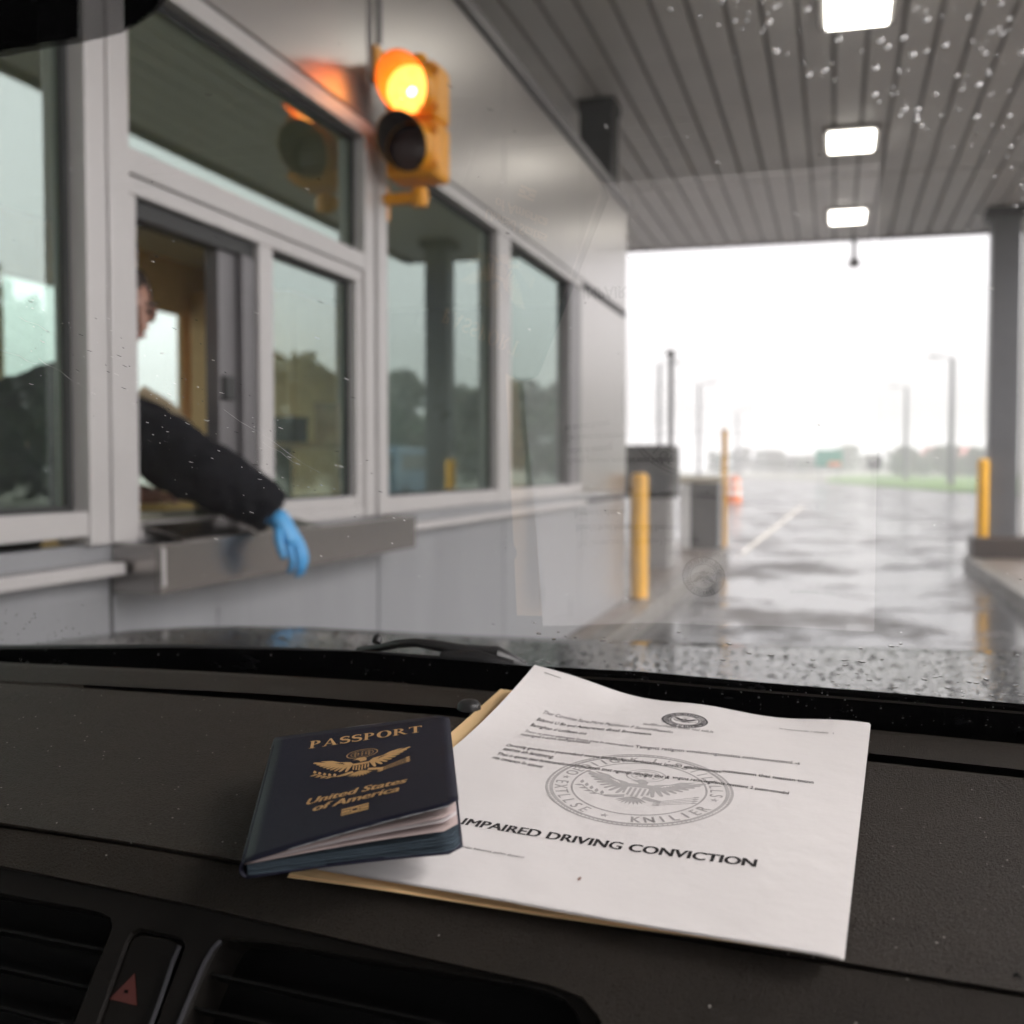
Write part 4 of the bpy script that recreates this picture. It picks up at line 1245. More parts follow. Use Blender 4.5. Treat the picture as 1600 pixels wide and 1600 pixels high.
FT = [(-560, 1016), (0, 1014), (300, 1012), (560, 1018), (640, 1026), (820, 1040), (1000, 1049), (1200, 1067), (1400, 1083), (1600, 1100)]
FB = [(-560, 1080), (0, 1075), (300, 1085), (590, 1100), (820, 1125), (1000, 1140), (1200, 1170), (1400, 1190), (1600, 1215)]
mb = MB()
mb.grid([[ws(x, curve(FT, x), -.0012) for x in cols], [ws(x, lerp(curve(FT, x), curve(FB, x), .3), -.0013) for x in cols], [ws(x, curve(FB, x), -.0012) for x in cols]])
mb.build('frit_band', M['gloss_black'], shield)
mb = MB(); cs = [x for x in cols if x > 820]
mb.tube([ws(x, curve(FT, x) + 14, -.003) for x in cs], .0007, 6); mb.build('band_highlight', mat('band_highlight_brown', (.05, .042, .036), .3), shield, smooth=True)  # thin brown line painted as the highlight running along the black band

# dotted ceramic shade at the top left of the glass
mb = MB()
LB = [(-300, 150), (0, 90), (60, 78), (130, 66), (190, 52), (235, 28), (268, -8), (300, -60), (330, -140)]
xs = list(range(-300, 331, 15))
gr = [[ws(x, lerp(-200, curve(LB, x), f), -.001) for x in xs] for f in (0, .5, 1)]
mb.grid(gr)
o = mb.build('dot_shade', M['frit_dots'], shield)
uvl = o.data.uv_layers.new(name='UVMap')
for lp in o.data.loops:
    p_ = o.data.vertices[lp.vertex_index].co + parent_origin(shield)
    uvl.data[lp.index].uv = ((p_ - base_pt).dot(wsx) / .00125, (p_ - base_pt).dot(wsy) / .00125)
mb = MB()
mp_ = [(-300, -200), (-300, 138), (0, 80), (60, 69), (122, 58), (122, -200)]
mb.slab([ws(x, y, -.0016) for x, y in mp_], -NW, .0003)
mb.build('mirror_shade', M['gloss_black'], shield)
mb = MB()
mp_ = [(194, -160), (194, 44), (215, 34), (238, 14), (258, -12), (280, -70), (300, -160)]
mb.slab([ws(x, y, -.0016) for x, y in mp_], -NW, .0003)
mb.build('mirror_shade', M['gloss_black'], shield)

# wiper lying along the foot of the glass, outside
wip = bpy.data.objects.new('wiper', None); COL.objects.link(wip); wip.parent = car
def wtube(pts, rs, name, m, out=.012, seg=10):
    mb = MB(); mb.tube([ws(x, y, out) for x, y in pts], rs, seg); return mb.build(name, m, wip, smooth=True)


wtube([(-300, 1024), (0, 1020), (300, 1020), (560, 1024), (700, 1036), (800, 1046), (835, 1060)], [.006, .007, .007, .004, .005, .005, .003], 'wiper_blade', M['rubber'])
wtube([(560, 1017), (590, 1013), (622, 1006), (650, 1004), (690, 1010), (725, 1020), (775, 1026), (812, 1042), (828, 1058)], [.003, .0032, .0032, .0034, .004, .006, .008, .006, .003], 'wiper_arm', M['black'], .022)
wtube([(690, 1026), (740, 1030), (800, 1044)], [.004, .007, .006], 'wiper_spine', M['black'], .014)
mb = MB(); mb.lathe(ws(588, 1004, .012), NW, [(0, .0034), (.003, .0036), (.005, .0026), (.006, .0005)], 12); mb.build('wiper_pivot', M['rubber'], wip, smooth=True)

# cowl and wet bonnet beyond the glass
mb = MB()
xs = [k * .1 - 1.1 for k in range(21)]


def hood_z(x, y):
    return Z - .205 - .055 * (y - .9) - .015 * max(0, (abs(x + .12) - .62) / .3) ** 2 + .006 * math.sin(3 * x)


ys = [.86, .92, 1.0, 1.15, 1.3, 1.45, 1.56, 1.62]
rows = [[Vector((x, y, hood_z(x, y))) for x in xs] for y in ys]
rows.append([Vector((x, 1.655, hood_z(x, 1.62) - .03)) for x in xs]); rows.append([Vector((x, 1.67, hood_z(x, 1.62) - .35)) for x in xs])
mb.grid(rows)
mb.build('bonnet', M['hood'], car, smooth=True)
mb = MB(); mb.grid([[Vector((x, .66, Z - .30)) for x in xs], [Vector((x, .78, Z - .26)) for x in xs], [Vector((x, .90, Z - .235)) for x in xs]])
mb.build('cowl', M['rubber'], car)
mb = MB(); q = Vector((0, 0, 0)); d = ray(1400, 1060); q = O + d * (1.0 / d.y)
zz = hood_z(q.x, q.y)
mb.lathe((q.x, q.y, zz - .002), (0, 0, 1), [(0, .010), (.012, .0105), (.020, .009), (.024, .003)], 12); mb.build('washer_nozzle', M['black'], car, smooth=True)
# plain body shell under the bonnet and round the cabin floor, below the view
mb = MB(); mb.box(-.98, .74, -.2, 1.66, .25, .80); mb.build('body_shell', M['black'], car, bevel=.05)


# unseen rest of the cabin, added to block light from above and behind
M['headliner'] = mat('headliner', (0.30, 0.28, 0.26), 0.9)
M['seat'] = mat('seat_cloth', (0.03, 0.028, 0.027), 0.85)
mb = MB()
rows = [[Vector((x, y, Z + .40 + .05 * math.sin(math.pi * (y + 1.9) / 2.0) - .05 * abs((x + .2) / .95) ** 2)) for x in [k * .19 - 1.15 for k in range(11)]] for y in (-.06, -.35, -.7, -1.2, -1.7, -1.95)]
mb.grid(rows); mb.build('roof', M['headliner'], car, smooth=True, solid=.03)
for x in (-.66, .26):
    st_ = bpy.data.objects.new('front_seat', None); COL.objects.link(st_); st_.parent = car
    mb = MB(); mb.box(x - .26, x + .26, -.78, -.25, Z - .72, Z - .58); mb.build('cushion', M['seat'], st_, bevel=.05)
    mb = MB(); mb.box(x - .26, x + .26, -.95, -.80, Z - .57, Z + .06); mb.build('backrest', M['seat'], st_, bevel=.06)
    mb = MB(); mb.box(x - .14, x + .14, -.94, -.83, Z + .065, Z + .24); mb.build('headrest', M['seat'], st_, bevel=.05)
for x in (-1.15, .73):
    mb = MB(); mb.box(x, x + .04, -1.2, .62, .32, Z - .26); mb.build('door', M['black'], car, bevel=.015)
mb = MB(); mb.box(-1.1, .72, -1.9, -1.84, .4, Z + .05); mb.build('rear_bench', M['seat'], car, bevel=.02)

# ------------------------------------------------------------------ flat art: lettering and emblems
class Art:
    def __init__(self):
        self.v, self.t, self.layers = [], [], 1

    def tri(self, vs, ts):
        b = len(self.v); self.v += [(p[0], p[1]) for p in vs]; self.t += [tuple(b + i for i in q) for q in ts]

    def poly(self, pts):
        pts = [Vector((p[0], p[1], 0)) for p in pts]
        self.tri(pts, [tuple(q) for q in tessellate_polygon([pts])])

    def stroke(self, pts, w):
        n = len(pts); ws_ = w if isinstance(w, (list, tuple)) else [w] * n
        L_, R_ = [], []
        for i in range(n):
            a, b = Vector(pts[max(i - 1, 0)]), Vector(pts[min(i + 1, n - 1)])
            d = (b - a); d = d.normalized() if d.length else Vector((1, 0))
            nn = Vector((-d.y, d.x)) * ws_[i] / 2
            L_.append(Vector(pts[i]) + nn); R_.append(Vector(pts[i]) - nn)
        self.tri(L_ + R_, [q for i in range(n - 1) for q in ((i, n + i, n + i + 1), (i, n + i + 1, i + 1))])

    def ring(self, c, rx, ry, w, n=64, a0=0, a1=360):
        self.stroke([(c[0] + rx * math.cos(rad(lerp(a0, a1, k / n))), c[1] + ry * math.sin(rad(lerp(a0, a1, k / n)))) for k in range(n + 1)], w)

    def merge(self, o, fn):
        self.tri([fn(*p) for p in o.v], o.t)

    def build(self, name, m, parent, fn):
        mb = MB(); vs = [fn(*p) for p in self.v]
        if self.layers > 1:                     # overprinted strokes: each a hair above the one before
            n_ = len(vs) // self.layers
            vs = [p + NP * (.000012 * (i // n_)) for i, p in enumerate(vs)]
        mb.add(vs, self.t); return mb.build(name, m, parent)


def text_art(body, bold=0.0, shear=0.0, spacing=1.0):
    cu = bpy.data.curves.new('lettering', 'FONT')
    cu.body = body; cu.size = 1; cu.shear = shear; cu.space_character = spacing
    cu.resolution_u = 3
    o = bpy.data.objects.new('lettering', cu); COL.objects.link(o)
    dg = bpy.context.evaluated_depsgraph_get()
    me = o.evaluated_get(dg).to_mesh()
    a = Art(); a.v = [(v.co.x, v.co.y) for v in me.vertices]
    for p_ in me.polygons:
        ix = list(p_.vertices)
        for i in range(1, len(ix) - 1):
            a.t.append((ix[0], ix[i], ix[i + 1]))
    o.evaluated_get(dg).to_mesh_clear()
    bpy.data.objects.remove(o); bpy.data.curves.remove(cu)
    xs_ = [p_[0] for p_ in a.v] or [0, 1]
    a.x0, a.x1 = min(xs_), max(xs_)
    if bold:
        vs0, ts0 = list(a.v), list(a.t)
        for d_ in (-bold, -bold / 2, bold / 2, bold):
            a.tri([(x_ + d_, y_) for x_, y_ in vs0], ts0)
            a.layers = 5
    return a


def star(a, c, r, rot=0):
    pts = []
    for k in range(10):
        rr = r if k % 2 == 0 else r * .42
        pts.append((c[0] + rr * math.sin(math.pi * k / 5 + rot), c[1] + rr * math.cos(math.pi * k / 5 + rot)))
    a.poly(pts)


def leaf(a, x, y, ang, l, w):
    ca, sa = math.cos(ang), math.sin(ang)
    pts = [(0, 0), (.35 * l, w / 2), (.7 * l, w * .35), (l, 0), (.7 * l, -w * .35), (.35 * l, -w / 2)]
    a.poly([(x + p_[0] * ca - p_[1] * sa, y + p_[0] * sa + p_[1] * ca) for p_ in pts])


def eagle(detail=True):
    """spread eagle with shield, olive branch, arrows and a cloud ring of stars; about 2 units wide"""
    a = Art()
    for s in (-1, 1):
        # wing: feathers fanned from the shoulder
        n = 9
        for k in range(n):
            f = k / (n - 1)
            bx_, by_ = s * lerp(.22, .62, f), lerp(.12, .34, f)
            tx, ty = s * lerp(.30, 1.02, f ** .8), lerp(-.22, .58, f ** 1.15)
            d = Vector((tx - bx_, ty - by_)); L_ = d.length; nn = Vector((-d.y, d.x)).normalized() * lerp(.052, .06, f)
            a.poly([(bx_ - nn.x, by_ - nn.y), (bx_ + nn.x, by_ + nn.y), (tx + nn.x * .55, ty + nn.y * .55), (tx + d.x / L_ * .03, ty + d.y / L_ * .03), (tx - nn.x * .55, ty - nn.y * .55)])
        a.poly([(s * .14, .10), (s * .24, .28), (s * .45, .36), (s * .72, .44), (s * .90, .62), (s * .62, .52), (s * .40, .30), (s * .25, .05)])
        # leg
        a.poly([(s * .16, -.24), (s * .30, -.30), (s * .48, -.36), (s * .46, -.42), (s * .30, -.42), (s * .14, -.36)])
    # tail
    for k in range(-4, 5):
        an = rad(-90 + k * 13)
        leaf(a, .0, -.30, an, .34, .065)
    # head, looking left as seen
    a.poly([(-.02, .20), (.10, .22), (.11, .36), (.04, .44), (-.06, .44), (-.12, .39), (-.20, .36), (-.12, .35), (-.06, .31)])
    # olive branch
    a.stroke([(-.44, -.40), (-.62, -.34), (-.80, -.22), (-.95, -.05)], .025)
    for k in range(9):
        t_ = k / 8; x, y = lerp(-.52, -.96, t_), lerp(-.36, .0, t_ ** 1.3)
        leaf(a, x, y, rad(150 + (45 if k % 2 else -50)), .17, .07)
    # arrows
    for k in range(4):
        o_ = (k - 1.5) * .045
        a.stroke([(.36, -.50 + o_), (.98, -.16 + o_ * 1.8)], .018)
        leaf(a, .93, -.19 + o_ * 1.7, rad(29 + (k - 1.5) * 4), .13, .06)
        leaf(a, .50, -.425 + o_ * 1.2, rad(205), .15, .05)
    return a


def shield_art():
    a = Art()
    a.poly([(-.17, .14), (.17, .14), (.17, .03), (-.17, .03)])
    for k in range(6):
        x = -.155 + k * .062
        lowy = -.30 + abs(x) * .7
        a.poly([(x - .016, .01), (x + .016, .01), (x + .016, lowy), (x - .016, lowy)])
    return a


def glory():
    a = Art()
    a.ring((0, .66), .30, .24, .018, 40)
    a.ring((0, .66), .22, .175, .012, 36)
    for (x, y) in ((0, 0), (.075, .05), (-.075, .05), (.075, -.05), (-.075, -.05), (0, .1), (0, -.1), (.14, 0), (-.14, 0), (.13, .09), (-.13, .09), (.13, -.09), (-.13, -.09)):
        star(a, (x, .66 + y * .9), .034)
    return a


# ------------------------------------------------------------------ folder, printed sheets
AX = Vector((0.99745, -0.05565, -0.04476)); AX = (AX - NP * AX.dot(NP)).normalized(); AY = NP.cross(AX)


def lift(u, v):
    c_ = max(0.0, (-u / .108 + v / .1395 - 1.05) / .95)
    edge = max(0.0, v / .1395 - .80) / .20
    z = .016 * c_ ** 1.6 + .0012 * edge * math.sin(u * 70 + 1.0) + .0006 * math.sin(u * 38 + v * 21) + .0016 * max(0, -v / .1395 - .6) * math.sin(u * 26)
    return z + .0012


def on_sheet(u, v, h=0.0):
    c_ = max(0.0, (-u / .108 + v / .1395 - 1.05) / .95)
    return PC + AX * (u + .007 * c_) + AY * (v) + NP * (lift(u, v) + h)


def uv_of(px, py):
    p_ = hit(px, py, PC + NP * .0012, NP) - PC
    return p_.dot(AX), p_.dot(AY)


fol = thing('manila_folder', 'tan manila folder lying under the printed sheet on the dashboard', 'folder', PC)
fo = [dash(*q) for q in ((781, 1079), (1338, 1146), (1278, 1493), (449, 1371))]
for k, (h, dx) in enumerate(((.0004, 0), (.0010, .0004))):
    mb = MB()
    rows = []
    for i in range(9):
        r_ = []
        for j in range(9):
            a, b = fo[0].lerp(fo[1], j / 8), fo[3].lerp(fo[2], j / 8)
            p_ = a.lerp(b, i / 8)
            wv = .0008 * math.sin(j * 1.1 + k) * (i / 8) ** 2
            r_.append(p_ + NP * (h + wv * .5) + AX * dx + AY * (dx if k else 0))
        rows.append(r_)
    mb.grid(rows)
    mb.build('leaf', M['manila'], fol, solid=.0004)

doc = thing('printed_document', 'white printed conviction letter with large grey eagle seal on dashboard', 'document', PC)
for k in (1, 0):
    mb = MB(); rows = []
    nu, nv = 28, 36
    for i in range(nv + 1):
        rows.append([on_sheet(lerp(-.108, .108, j / nu) + k * .0006, lerp(.1395, -.1395, i / nv) - k * .0005, -k * .0006) for j in range(nu + 1)])
    mb.grid(rows)
    sh = mb.build('sheet', M['paper'], doc, smooth=True)
top_sheet = sh
INK = .00018


def line_text(body, p0, p1, m, bold=0.0, shear=0.0, squash=1.75, name='lettering'):
    a = text_art(body, bold, shear)
    u0, v0 = uv_of(*p0); u1, v1 = uv_of(*p1)
    d = Vector((u1 - u0, v1 - v0)); L_ = d.length; d.normalize(); n_ = Vector((-d.y, d.x))
    s = L_ / (a.x1 - a.x0)
    a.build(name, m, top_sheet, lambda x, y: on_sheet(u0 + d.x * (x - a.x0) * s + n_.x * y * s * squash, v0 + d.y * (x - a.x0) * s + n_.y * y * s * squash, INK))


line_text('IMPAIRED DRIVING CONVICTION', (720, 1290), (1180, 1357), M['ink'], bold=.034, squash=1.22)
line_text('Thor Cunnittes Sane-Mcrti Pacnlition F SanneHlisamlin', (841, 1119), (1050, 1148), M['ink_soft'], .004)
line_text('tsulBKunnslttt stlsst ldsl sslLls', (1004, 1134), (1114, 1146), M['ink_soft'], .0)
line_text('Bdsnnd U Bn and Acnunsnstt dbsall Bnnnsnsncn', (834, 1128), (1016, 1151), M['ink'], .010)
line_text('Bannghtsn tl Lntlbssn cnt', (825, 1135), (915, 1148), M['ink'], .010)
line_text('Tnsnn nt nnnns aittnngtst Itnnns tnns In nnsnn-stdnnn', (817, 1143), (988, 1169), M['ink_soft'], .006)
line_text('Tsmgntt ratlgntn vmsltnt-ngnnndtts nstltmsnnntttnnl -s', (992, 1170), (1250, 1194), M['ink_soft'], .002)
line_text('nststlgnd t-atnn nntnpnmntatt', (812, 1148), (921, 1162), M['ink_soft'], .006)
line_text('Osntntlg gns-lssnnns pnsnmdsnd msnns bntldlsnltsnt asnbstannst Ians lO snlsblstsncntst/', (790, 1165), (1128, 1210), M['ink'], .008)
line_text('watsnmnnn that nsatnsn tntnn', (1128, 1208), (1271, 1224), M['ink'], .006)
line_text('satlnts sh lsnttntng.', (785, 1171), (864, 1184), M['ink'], .008)
line_text('Thst n qsnst tsst lsnttnsntlsnntldtlntattsn tnst ngnntp nnnlgst dnt &', (775, 1179), (1045, 1219), M['ink'], .010)
line_text('vngtns rann-lsgslsnts ntsttlsnt 2 paatt-stnsdnl', (1050, 1218), (1232, 1242), M['ink'], .006)
line_text('nts tnnsntn In atsnst', (768, 1185), (846, 1199), M['ink'], .008)
line_text('wldln lldntnts paltn dtnsnn', (716, 1325), (818, 1341), M['ink_soft'], .004, squash=.9)
line_text('W lnstnnntnnatn t ssbsdnts   s', (1217, 1138), (1303, 1147), M['ink_soft'], .0)

# large grey seal
u0, v0 = uv_of(998, 1231)
ua, va = uv_of(852, 1222); ub, vb = uv_of(1146, 1240)
SR = math.hypot(ub - ua, vb - va) / 2
Sl = Art()
Sl.ring((0, 0), .985, .985, .026, 110); Sl.ring((0, 0), .935, .935, .036, 100); Sl.ring((0, 0), .715, .715, .022, 90)
for k in range(120):
    an = 2 * math.pi * k / 120
    Sl.stroke([(math.cos(an) * .955, math.sin(an) * .955), (math.cos(an) * .978, math.sin(an) * .978)], .012)
E_ = eagle(); G_ = Art()
Sl.merge(E_, lambda x, y: (x * .64, y * .64 - .06))
Sl.merge(shield_art(), lambda x, y: (x * .84, y * .84 - .02))
Sl.merge(glory(), lambda x, y: (x * .72, y * .72 - .12))


def ring_text(a, body, r, a_mid, step, size, inward=False):
    n = len(body)
    for k, ch in enumerate(body):
        if ch == ' ':
            continue
        g = text_art(ch, .028)
        w = (g.x0 + g.x1) / 2
        an = rad(a_mid - (k - (n - 1) / 2) * step * (-1 if inward else 1))
        ux, uy = math.cos(an), math.sin(an)
        if inward:
            ux_, uy_ = -ux, -uy
        else:
            ux_, uy_ = ux, uy
        tx, ty = uy_, -ux_
        a.merge(g, lambda x, y: (ux * r + tx * (x - w) * size * .8 + ux_ * (y - .36) * size, uy * r + ty * (x - w) * size * .8 + uy_ * (y - .36) * size))


ring_text(Sl, 'OEDIIGEK L\'ESIILKLLS', .825, 84, 8.6, .20)
ring_text(Sl, 'KNILIER', .825, -52, 9.0, .20, True)
ring_text(Sl, 'EXTLLSE', .825, 214, 9.2, .20, True)
for an in (176, 258, -6):
    star(Sl, (.825 * math.cos(rad(an)), .825 * math.sin(rad(an))), .05)
Sl.build('seal', M['seal_grey'], top_sheet, lambda x, y: on_sheet(u0 + x * SR, v0 + y * SR, INK * .6))

# small dark seal at the head of the page
u2, v2 = uv_of(1070, 1127)
ua, va = uv_of(1035, 1124); ub, vb = uv_of(1107, 1131)
R2 = math.hypot(ub - ua, vb - va) / 2
Sm = Art()
Sm.ring((0, 0), .96, .96, .08, 60); Sm.ring((0, 0), .62, .62, .05, 50)
rr_ = random.Random(4)
for k in range(44):
    an = 2 * math.pi * k / 44
    Sm.stroke([(math.cos(an) * .68, math.sin(an) * .68), (math.cos(an + rr_.uniform(-.05, .05)) * .90, math.sin(an + .03) * .90)], rr_.uniform(.04, .09))
Sm.merge(E_, lambda x, y: (x * .50, y * .50)); Sm.merge(shield_art(), lambda x, y: (x * .6, y * .6)); Sm.merge(glory(), lambda x, y: (x * .5, y * .5))
Sm.build('letterhead_seal', M['seal_dark'], top_sheet, lambda x, y: on_sheet(u2 + x * R2, v2 + y * R2, INK))
# staple through the raised corner
us, vs_ = -.0985, .1335
mb = MB(); mb.tube([on_sheet(us + .0125 * k / 4, vs_ - .0012 * k / 4, .0002) for k in range(5)], .00018, 5); mb.build('staple', M['staple'], top_sheet)
# small ink smudge
um, vm = uv_of(905, 1372)
bl = Art(); bl.poly([(0, .0022), (.0007, .001), (.0008, -.0012), (0, -.002), (-.0006, -.0006), (-.0004, .001)])
bl.build('smudge', mat('brown_smudge', (.22, .12, .09), .7), top_sheet, lambda x, y: on_sheet(um + x, vm + y, INK))

# ------------------------------------------------------------------ passport
QC = Vector((-0.20790, 0.48029, Z - 0.14617))
QX = Vector((0.93351, 0.34617, 0.09345)); QY = Vector((-0.35765, 0.91752, 0.17389))
QX.normalize(); QY = (QY - QX * QY.dot(QX)).normalized(); QN = QX.cross(QY)
pas = thing('passport', 'navy passport with gold eagle and lifted front cover', 'passport', QC)
PW, PH = .088, .125


def book(u, v, h):
    return QC + QX * u + QY * v + QN * h


def cover_h(u, v, top, bot, base):
    t_ = (u + PW / 2) / PW; s_ = (PH / 2 - v) / PH
    return base + t_ * lerp(top, bot, s_ ** 1.25) + .0010 * math.sin(math.pi * t_) * s_


def leafsheet(name, top, bot, base, m, parent=pas, inset=0.0, thick=.0004, jag=0.0, ulim=(0, 1), rc=.006):
    mb = MB(); rows = []
    n, k_ = 24, 18
    for i in range(n + 1):
        f = i / n
        r_ = []
        for j in range(k_ + 1):
            g = j / k_
            v = lerp(PH / 2 - inset, -PH / 2 + inset, f)
            # rounded outer corners
            yy = min(v + PH / 2 - inset, PH / 2 - inset - v)
            cut = rc - math.sqrt(max(0, rc * rc - (rc - yy) ** 2)) if yy < rc else 0
            u = lerp(-PW / 2, PW / 2 - inset - cut, g)
            r_.append(book(u, v, cover_h(u, v, top, bot, base)))
        rows.append(r_)
    mb.grid(rows)
    return mb.build(name, m, parent, smooth=True, solid=thick)


leafsheet('back_cover', 0, 0.0, -.0040, M['cover'], thick=.0006)
# page block
mb = MB()
for k in range(6):
    h = -.0036 + k * .00072
    e = .0012 + .0004 * (k % 3)
    pts = []
    for (u, v) in ((-PW / 2 + .0008, PH / 2 - e), (PW / 2 - e - .004, PH / 2 - e), (PW / 2 - e, PH / 2 - e - .004), (PW / 2 - e, -PH / 2 + e + .005), (PW / 2 - e - .002, -PH / 2 + e + .0015), (PW / 2 - e - .006, -PH / 2 + e), (-PW / 2 + .0008, -PH / 2 + e)):
        fl = (u + PW / 2) / PW * (.0004 * k)
        pts.append(book(u, v, h + .0005 + fl))
    mb2 = MB(); mb2.slab(pts, QN, .00048); mb2.build('page', M['page_edge'], pas)
leafsheet('page', .0010, .0045, .0014, M['page_pink'], inset=.0012, thick=.00025)
leafsheet('page', .0012, .0085, .0018, M['page'], inset=.0012, thick=.00025)
leafsheet('page', .0014, .0100, .0020, M['page_pink'], inset=.0014, thick=.00025)
fc_ = leafsheet('front_cover', .0022, .0150, .0028, M['cover'], thick=.0006)
# rounded spine
mb = MB(); n = 9
rows = []
for i in range(n):
    a = math.pi * i / (n - 1)
    rows.append([book(-PW / 2 - .0022 * math.sin(a), v, -.0006 + .0034 * math.cos(a)) for v in [lerp(PH / 2, -PH / 2, q / 10) for q in range(11)]])
mb.grid(rows); mb.build('spine', M['cover'], pas, smooth=True, solid=.0004)
# worn pale edge of the lifted cover
mb = MB()
for (a, b, r_) in (((-.30, -.5), (.47, -.5), .00022),):
    pts = [(lerp(a[0], b[0], k / 30) * PW, -PH / 2) for k in range(31)]
    mb.tube([book(u, v, cover_h(u, v, .0022, .0150, .0028) - .0003) for u, v in pts], [r_ * (1 if (k * 7) % 5 else .3) for k in range(31)], 5)
mb.build('worn_edge', M['worn'], fc_)
mb = MB()
mb.tube([book(u, PH / 2 + .0001, cover_h(u, PH / 2, .0022, .0150, .0028) - .0002) for u in [lerp(-.10, .12, k / 8) * PW for k in range(9)]], .00018, 5)
mb.tube([book(PW / 2 - .0002, v, cover_h(PW / 2, v, .0022, .0150, .0028) - .0002) for v in [lerp(.44, .10, k / 8) * PH for k in range(9)]], .00018, 5)
mb.build('worn_edge', M['fleck'], fc_)


def on_cover(u, v):
    return book(u, v, cover_h(u, v, .0022, .0150, .0028) + .00022)


# serif capitals
def serif_glyph(ch):
    a = Art(); st, th, sf = .20, .07, .055

    def stem(x, y0=0.0, y1=1.0, w=st):
        a.poly([(x, y0), (x + w, y0), (x + w, y1), (x, y1)])

    def serif(x0, x1, y):
        a.poly([(x0, y), (x1, y), (x1, y + sf), (x0, y + sf)])

    def bowl(cx_, cy, rx, ry, irx, iry, a0=-90, a1=90):
        n_ = 20
        o_ = [(cx_ + rx * math.cos(rad(lerp(a0, a1, k / n_))), cy + ry * math.sin(rad(lerp(a0, a1, k / n_)))) for k in range(n_ + 1)]
        i_ = [(cx_ + irx * math.cos(rad(lerp(a0, a1, k / n_))), cy + iry * math.sin(rad(lerp(a0, a1, k / n_)))) for k in range(n_ + 1)]
        n1 = n_ + 1
        a.tri(o_ + i_, [q for k in range(n_) for q in ((k, k + 1, n1 + k + 1), (k, n1 + k + 1, n1 + k))])
    if ch in 'PR':
        stem(.10); serif(0, .42, 0); serif(0, .30, 1 - sf)
        bowl(.30, .73, .40, .27, .20, .205)
        if ch == 'R':
            a.poly([(.30, .50), (.50, .50), (.86, sf), (.95, sf), (.95, 0), (.72, 0)])
            return a, .95
        return a, .78
    if ch == 'A':
        a.poly([(.10, 0), (.18, 0), (.50, .90), (.44, 1.0)]); a.poly([(.42, 1.0), (.54, 1.0), (.92, 0), (.70, 0)])
        a.poly([(.24, .28), (.66, .28), (.64, .35), (.26, .35)]); serif(0, .30, 0); serif(.60, 1.02, 0)
        return a, 1.02
    if ch == 'S':
        pts = []
        for k in range(15):
            an = rad(lerp(20, 270, k / 14)); pts.append((.34 + .25 * math.cos(an), .745 + .215 * math.sin(an)))
        for k in range(1, 15):
            an = rad(lerp(90, -160, k / 14)); pts.append((.34 + .27 * math.cos(an), .275 + .235 * math.sin(an)))
        n_ = len(pts)
        a.stroke(pts, [lerp(.07, .20, math.sin(math.pi * k / (n_ - 1)) ** 1.2) for k in range(n_)])
        a.poly([(.55, .74), (.60, .74), (.60, 1.0), (.56, .96)]); a.poly([(.05, .26), (.10, .26), (.09, .05), (.05, 0)])
        return a, .68
    if ch == 'O':
        bowl(.48, .5, .48, .52, .25, .445, 0, 360)
        return a, .96
    if ch == 'T':
        stem(.34); serif(.22, .66, 0); a.poly([(.02, 1), (.86, 1), (.86, 1 - th), (.02, 1 - th)])
        a.poly([(.02, .74), (.07, .74), (.12, 1 - th), (.02, 1 - th)]); a.poly([(.86, .74), (.81, .74), (.76, 1 - th), (.86, 1 - th)])
        return a, .88
    return a, .5


W_ = Art(); x = 0
for ch in 'PASSPORT':
    g, adv = serif_glyph(ch)
    W_.merge(g, lambda px_, py_: (px_ + x, py_)); x += adv + .08
tw = x - .08
wd = .0560; s_ = wd / tw
W_.build('title', M['gold'], fc_, lambda px_, py_: on_cover((px_ - tw / 2) * s_ + .002, .0408 + py_ * s_ * 1.2))
for body, vv, wd, uu in (('United States', -.0245, .0440, .0005), ('of America', -.0330, .0370, .0005)):
    g = text_art(body, .035, .28)
    s_ = wd / (g.x1 - g.x0)
    g.build('country_name', M['gold'], fc_, lambda px_, py_: on_cover(((px_ - g.x0) - (g.x1 - g.x0) / 2) * s_ + uu, vv + py_ * s_ * 1.05))
ch_ = Art()
ch_.stroke([(-.0058, .0026), (.0058, .0026)], .0014); ch_.stroke([(-.0058, -.0026), (.0058, -.0026)], .0014)
ch_.stroke([(-.0058, 0), (-.0022, 0)], .0022); ch_.stroke([(.0022, 0), (.0058, 0)], .0022); ch_.ring((0, 0), .0017, .0017, .0007, 16)
ch_.build('chip_symbol', M['gold'], fc_, lambda px_, py_: on_cover(px_ + .0005, py_ - .0420))
pe = Art()
es = .0222
pe.merge(E_, lambda x_, y_: (x_ * es, y_ * es)); pe.merge(shield_art(), lambda x_, y_: (x_ * es, y_ * es)); pe.merge(glory(), lambda x_, y_: (x_ * es * 1.1, y_ * es))
pe.build('eagle_emblem', M['gold'], fc_, lambda x_, y_: on_cover(x_ + .001, y_ + .0085))

# airbag letter on the pad at the right
g = text_art('A', .03)
a0, a1 = dash(1582, 1528), dash(1604, 1532)
dv = (a1 - a0).normalized(); dn = NP.cross(dv); sz = (a1 - a0).length * 1.1
g.build('pad_lettering', M['vent'], car, lambda x_, y_: a0 + dv * x_ * sz + dn * y_ * sz * 1.2 + NP * .0003)

# ------------------------------------------------------------------ rain and marks on the windshield
rnd = random.Random(21)
ico = bmesh.new(); bmesh.ops.create_icosphere(ico, subdivisions=2, radius=1)
ico.verts.index_update()
IV = [v.co.copy() for v in ico.verts]; IF = [[v.index for v in f.verts] for f in ico.faces]; ico.free()
BN = Matrix((wsx, wsy, NW)).transposed()


def bead(mb, p_, r, h, ang=0.0, el=1.0):
    R_ = Matrix.Rotation(ang, 3, 'Z')
    mb.add([p_ + BN @ (R_ @ Vector((v.x * r * el, v.y * r, v.z * h))) for v in IV], IF)


